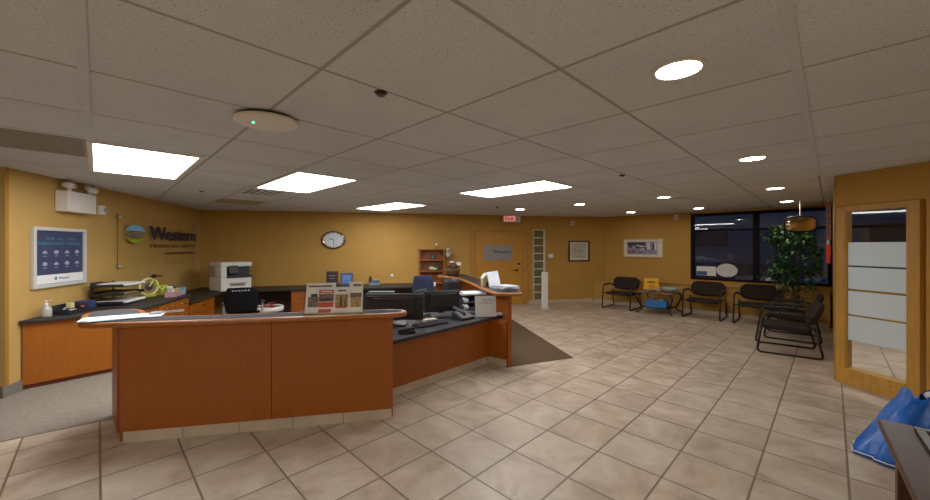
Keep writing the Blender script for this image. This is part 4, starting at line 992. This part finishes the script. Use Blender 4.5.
# ------------------------------------------------------------------ plant
px, py = AB(8.66, .46)
t = thing('potted_tree', 'tall leafy green ficus in a pot in front of the window', 'plant', (px, py, 0), 0)
MB().lathe([(0, 0), (.13, 0), (.17, .26), (.18, .3), (.16, .3), (.14, .02), (0, .02)], 26).build('pot', mat('pot_brown', '3e2a1c', .5), t, smooth=True)
MB().lathe([(0, .27), (.158, .27)], 20).build('soil', mat('soil', '241a12', .95, bump=.8, bscale=80), t)
TRK = mat('trunk_bark', '5c4426', .8, var=.3, scale=30)
for k in range(3):
    an = k*2.1; P = [(.04*math.cos(an), .04*math.sin(an), .26), (.05*math.cos(an+.9), .05*math.sin(an+.9), .6), (.06*math.cos(an+2), .06*math.sin(an+2), .95), (.14*math.cos(an+2.3), .14*math.sin(an+2.3), 1.45)]
    MB().tube(fillet(P, .15), lambda q: .018 - .011*q, 7).build('trunk', TRK, t, smooth=True)
LEAF = [mat('leaf_green', '2c5a26', .4, var=.35, scale=5), mat('leaf_dark', '16331a', .4, var=.35, scale=5), mat('leaf_lime', '557a34', .4, var=.3, scale=5)]
b = MB()
def leaf(b, p, an, tl, s_):
    R = Matrix.Translation(p) @ Matrix.Rotation(an, 4, 'Z') @ Matrix.Rotation(tl, 4, 'Y')
    P = [(0, 0, 0), (.35, .22, .05), (.7, .2, .02), (1.1, 0, -.12), (.7, -.2, .02), (.35, -.22, .05)]
    b.face([R @ Vector((x*s_, y*s_, z*s_)) for x, y, z in P])
for k in range(70):
    z = random.uniform(.72, 1.74); q = (z-.72)/1.02; rmax = .43*math.sin(PI*(.18 + .70*q))**.8
    an = random.uniform(0, 2*PI); r = rmax*math.sqrt(random.random()); cx, cy = r*math.cos(an), r*math.sin(an)
    for i in range(20):
        b.mi = random.choice((0, 0, 1, 1, 1, 2)); lx_, ly_ = cx + random.gauss(0, .06), cy + random.gauss(0, .06)
        q_ = (ly_ - lx_)*R2
        if q_ < -.3: lx_ += (q_ + .3)*R2; ly_ -= (q_ + .3)*R2
        leaf(b, (lx_, ly_, z + random.gauss(0, .06)), random.uniform(0, 2*PI), random.uniform(-.1, 1.1), random.uniform(.06, .11))
for k in range(90):
    b.mi = random.choice((0, 1, 1)); an = random.uniform(0, 2*PI); r = random.uniform(.02, .2)
    leaf(b, (r*math.cos(an), r*math.sin(an), random.uniform(.3, .62)), an, random.uniform(0, 1), random.uniform(.06, .11))
for k in range(26):
    b.mi = 2; leaf(b, (-.28 + random.gauss(0, .09), -.05 + random.gauss(0, .04), 1.76 + random.gauss(0, .03)), random.uniform(0, 2*PI), random.uniform(0, 1), random.uniform(.05, .09))
b.build('foliage', LEAF, t)

# convex mirror hanging over the plant
mx_, my_ = 802, 222
t = thing('security_mirror', 'oval convex mirror hanging from the ceiling above the plant', 'mirror', (5.50, 6.02, 1.80), -PI/4 + .25)
MBM = Matrix.Rotation(PI/2, 4, 'X')
def superoval(k, n=40, p=3.2):
    an = 2*PI*k/n; c_, s_ = math.cos(an), math.sin(an); return (math.copysign(abs(c_)**(2/p), c_), math.copysign(abs(s_)**(2/p), s_))
b = MB(); rings = []
for i in range(8):
    f_ = i/7; rings.append([(.195*f_*superoval(k)[0], -.03*(1-f_**2), .122*f_*superoval(k)[1]) for k in range(40)])
for i in range(1, 7):
    for k in range(40): b.face([rings[i][k], rings[i][(k+1) % 40], rings[i+1][(k+1) % 40], rings[i+1][k]])
b.face(rings[1]); bmesh.ops.remove_doubles(b.bm, verts=b.bm.verts, dist=.0002)
b.build('mirror_face', mat('mirror_gold', 'b8a488', .06, metal=1., var=.04), t, smooth=True)
b = MB(); b.tube([(.2*superoval(k)[0], .0, .127*superoval(k)[1]) for k in range(40)], .012, 8, True); b.build('rim', BLACK, t, smooth=True)
b = MB(); b.prism([(.195*superoval(k)[0], .122*superoval(k)[1]) for k in range(40)], -.02, -.008, MBM); b.build('backing', BLACK, t)
b = MB(); b.tube([(0, .012, .12), (0, .012, CEIL - 1.80)], .008); b.build('rod', WHITE, t)

# hanging banner
t = thing('hanging_windsock', 'pink striped cloth hanging with an orange red lower end at the window right edge', 'hanging cloth', ABl(8.15, .04, 1.18), PI/4)
b = MB()
for k in range(7):
    b.mi = k % 2; b.box((.012*math.sin(k*1.4), 0, .40 + .085*k), (.12, .06, .08), ry=.1*math.sin(k*2))
b.build('striped_cloth', [mat('cloth_pink', '9a6a6c', .9), mat('cloth_grey', '77707a', .9)], t)
b = MB(); b.box((0, 0, .20), (.12, .05, .16)); b.box((-.03, 0, .06), (.05, .04, .14), ry=.1); b.box((.03, .0, .08), (.05, .04, .12), ry=-.1); b.build('orange_end', mat('cloth_orange', 'ee4a14', .8), t)
b = MB(); b.tube([(0, 0, .27), (0, 0, .42)], .02); b.build('white_tie', WHITE, t); b = MB(); b.tube([(0, 0, .95), (0, 0, CEIL - 1.172)], .003); b.build('string', WHITE, t)

# ------------------------------------------------------------------ foreground table and bag
tx, ty = 2.01, 1.79
t = thing('dark_table', 'dark glossy wooden table cropped at the lower right corner', 'table', (tx, ty, 0), math.radians(-42))
# local x -> right, y -> away; corner at origin, table extends +x, -y
b = MB(); b.box((.55, -.55, .585), (1.1, 1.1, .034)); b.build('table_top', DKWOOD, t, bevel=.008)
b = MB(); b.box((.55, -.07, .525), (.98, .024, .085)); b.box((.08, -.55, .525), (.024, .98, .085)); b.build('apron', DKWOOD, t)
for x, y in ((.08, -.08), (1.0, -.08), (.08, -1.0), (1.0, -1.0)):
    b = MB(); b.box((x, y, .284), (.06, .06, .566)); b.build('leg', DKWOOD, t, bevel=.004)
t2 = thing('picture_frame', 'dark framed glossy picture lying flat on the dark table', 'picture frame', (tx - .035*.743 + .057*.669, ty + .035*.669 + .057*.743, .6025), math.radians(-42))
b = MB()
for c_, d_ in (((.36, -.13, .008), (.44, .03, .014)), ((.36, -.39, .008), (.44, .03, .014)), ((.155, -.26, .008), (.03, .23, .014)), ((.565, -.26, .008), (.03, .23, .014))): b.box(c_, d_)
b.build('frame', mat('frame_black', '2a2622', .3), t2, bevel=.003)
b = MB(); b.box((.36, -.26, .005), (.38, .23, .006)); b.build('glass_face', mat('dark_gloss', '2e3430', .05, var=.5, scale=12), t2)
b = MB(); b.box((.30, -.23, .0088), (.05, .04, .001)); b.build('label_patch', mat('patch_grey', '7c8a80', .4), t2)

# blue bag: crumpled open-top sack
t = thing('blue_bag', 'crumpled bright blue bag on the floor behind the dark table', 'bag', (3.02, 2.47, 0), math.radians(-4))
b = MB(); n = 36; rings = []
for i in range(13):
    f_ = i/12; z = .012 + .42*f_
    ring_ = []
    for k in range(n):
        an = 2*PI*k/n; cr = .014*math.sin(7*an + 3*f_) + .014*math.sin(3*an + 5*f_ + 1) + .012*math.sin(13*an - 4*f_)
        rx_, ry_ = .33*(1 - .24*f_**1.4), .15*(1 - .35*f_**1.3); zz = z + (.035*math.sin(5*an) if i == 12 else 0) + .02*f_*math.sin(2*an+1)
        ring_.append((.24*f_**1.2 + (rx_+cr)*math.copysign(abs(math.cos(an))**.7, math.cos(an)), (ry_+cr)*math.copysign(abs(math.sin(an))**.7, math.sin(an)), zz))
    rings.append(ring_)
for i in range(12):
    for k in range(n): b.face([rings[i][k], rings[i][(k+1) % n], rings[i+1][(k+1) % n], rings[i+1][k]])
b.face(rings[0][::-1]); bmesh.ops.remove_doubles(b.bm, verts=b.bm.verts, dist=.0004)
b.build('sack', BLUE, t, smooth=True)
b = MB(); b.tube([(rings[0][k][0]*1.01, rings[0][k][1]*1.01, .03) for k in range(n)], .004, 6, True); b.build('white_piping', WHITE, t)
b = MB()
for k in range(12):
    an = k*2.4; b.ball((.30 + .14*math.cos(an)*(k/12), .07*math.sin(an), .405 + .02*math.sin(k)), (.09, .07, .04), 8)
b.build('clear_wrap', mat('wrap_white', 'b9bcc4', .3, var=.2, scale=12, bump=1, bscale=20), t, smooth=True)

# ------------------------------------------------------------------ outside
struct(MB().prism([AB(9.6, 14), AB(60, 40), AB(60, -40), AB(9.6, -14)], -.2, -.15).build('floor_street', mat('asphalt', '2a2c33', .8, var=.2)))
t = thing('parked_car', 'dark blue car parked outside the window right of the mullion', 'car', ABl(15.5, 1.55, -.15), PI/4)
CARB = mat('car_blue', '1c3050', .25, var=.05)
prof = [(-1.0, .15), (1.0, .15), (1.03, .55), (.95, .66), (-.95, .66), (-1.03, .55)]
MM = Matrix(((1, 0, 0, 0), (0, 0, 1, 0), (0, 1, 0, 0), (0, 0, 0, 1)))
b = MB(); b.prism(prof, -2.1, 2.1, MM); b.build('body', CARB, t, bevel=.08, bseg=3)
b = MB(); b.prism([(-.88, .66), (.88, .66), (.7, 1.05), (-.7, 1.05)], -1.1, 1.3, MM); b.build('cabin', mat('car_glass', '0e1420', .1), t, bevel=.06, bseg=3)
for sx_ in (-.95, .95):
    for sy in (-1.35, 1.35): MB().lathe([(0, -.1), (.27, -.1), (.27, .1), (0, .1)], 20, M=Matrix.Translation((sx_, sy, .272)) @ Matrix.Rotation(PI/2, 4, 'Y')).build('wheel', BLACK, t, smooth=True)
t = thing('building', 'dim grey building across the street seen through the window', 'building', ABl(34, 4, -.15), PI/4)
b = MB(); b.box((0, 0, 2.4), (6, 30, 4.8)); b.build('wall', mat('far_wall', '5c687c', .9, var=.1, scale=.3), t)
for k in range(6):
    b = MB(); b.box((-3.02, -11 + 4.4*k, 2.2), (.06, 2.2, 1.3)); b.build('window', mat('far_window', '1a2234', .2), t)

# ------------------------------------------------------------------ world, lights, camera
w = bpy.data.worlds.new('dusk'); bpy.context.scene.world = w; w.use_nodes = True
nt = w.node_tree; bg = nt.nodes['Background']
sky = nt.nodes.new('ShaderNodeTexSky'); sky.sky_type = 'PREETHAM' if False else sky.sky_type
try:
    sky.sky_type = 'NISHITA'; sky.sun_elevation = math.radians(-4); sky.sun_disc = False
except Exception: pass
mixn = nt.nodes.new('ShaderNodeMixRGB'); mixn.inputs[0].default_value = .85
nt.links.new(sky.outputs[0], mixn.inputs[1]); mixn.inputs[2].default_value = (.13, .19, .29, 1)
nt.links.new(mixn.outputs[0], bg.inputs[0]); bg.inputs[1].default_value = .8

for i, (x, y) in enumerate(((-2.2, -.9), (1.6, -1.2))):      # unseen fill lamps added behind the camera to brighten the brochures and counter
    ld = bpy.data.lights.new('rear_fill_lamp', 'AREA'); ld.shape = 'RECTANGLE'; ld.size = .62; ld.size_y = 1.37; ld.energy = 44; ld.color = (1, .97, .93)
    lo = bpy.data.objects.new('rear_fill_lamp', ld); C.objects.link(lo); lo.location = (x, y, CEIL - .01); lo.rotation_euler.z = PI/4
cam = bpy.data.cameras.new('camera'); co = bpy.data.objects.new('camera', cam); C.objects.link(co)
co.location = (0, 0, H); co.rotation_euler = (PI/2, 0, 0)
cam.sensor_width = 36; cam.lens = 36*367/930; cam.shift_y = -4/930; cam.clip_start = .02; cam.clip_end = 200
sc = bpy.context.scene; sc.camera = co
sc.view_settings.view_transform = 'Standard'; sc.view_settings.look = 'None'; sc.view_settings.exposure = 0; sc.view_settings.gamma = 1.14
sc.cycles.use_denoising = True
sc.cycles.max_bounces = 8; sc.cycles.diffuse_bounces = 5; sc.cycles.transparent_max_bounces = 12
sc.cycles.sample_clamp_indirect = 6
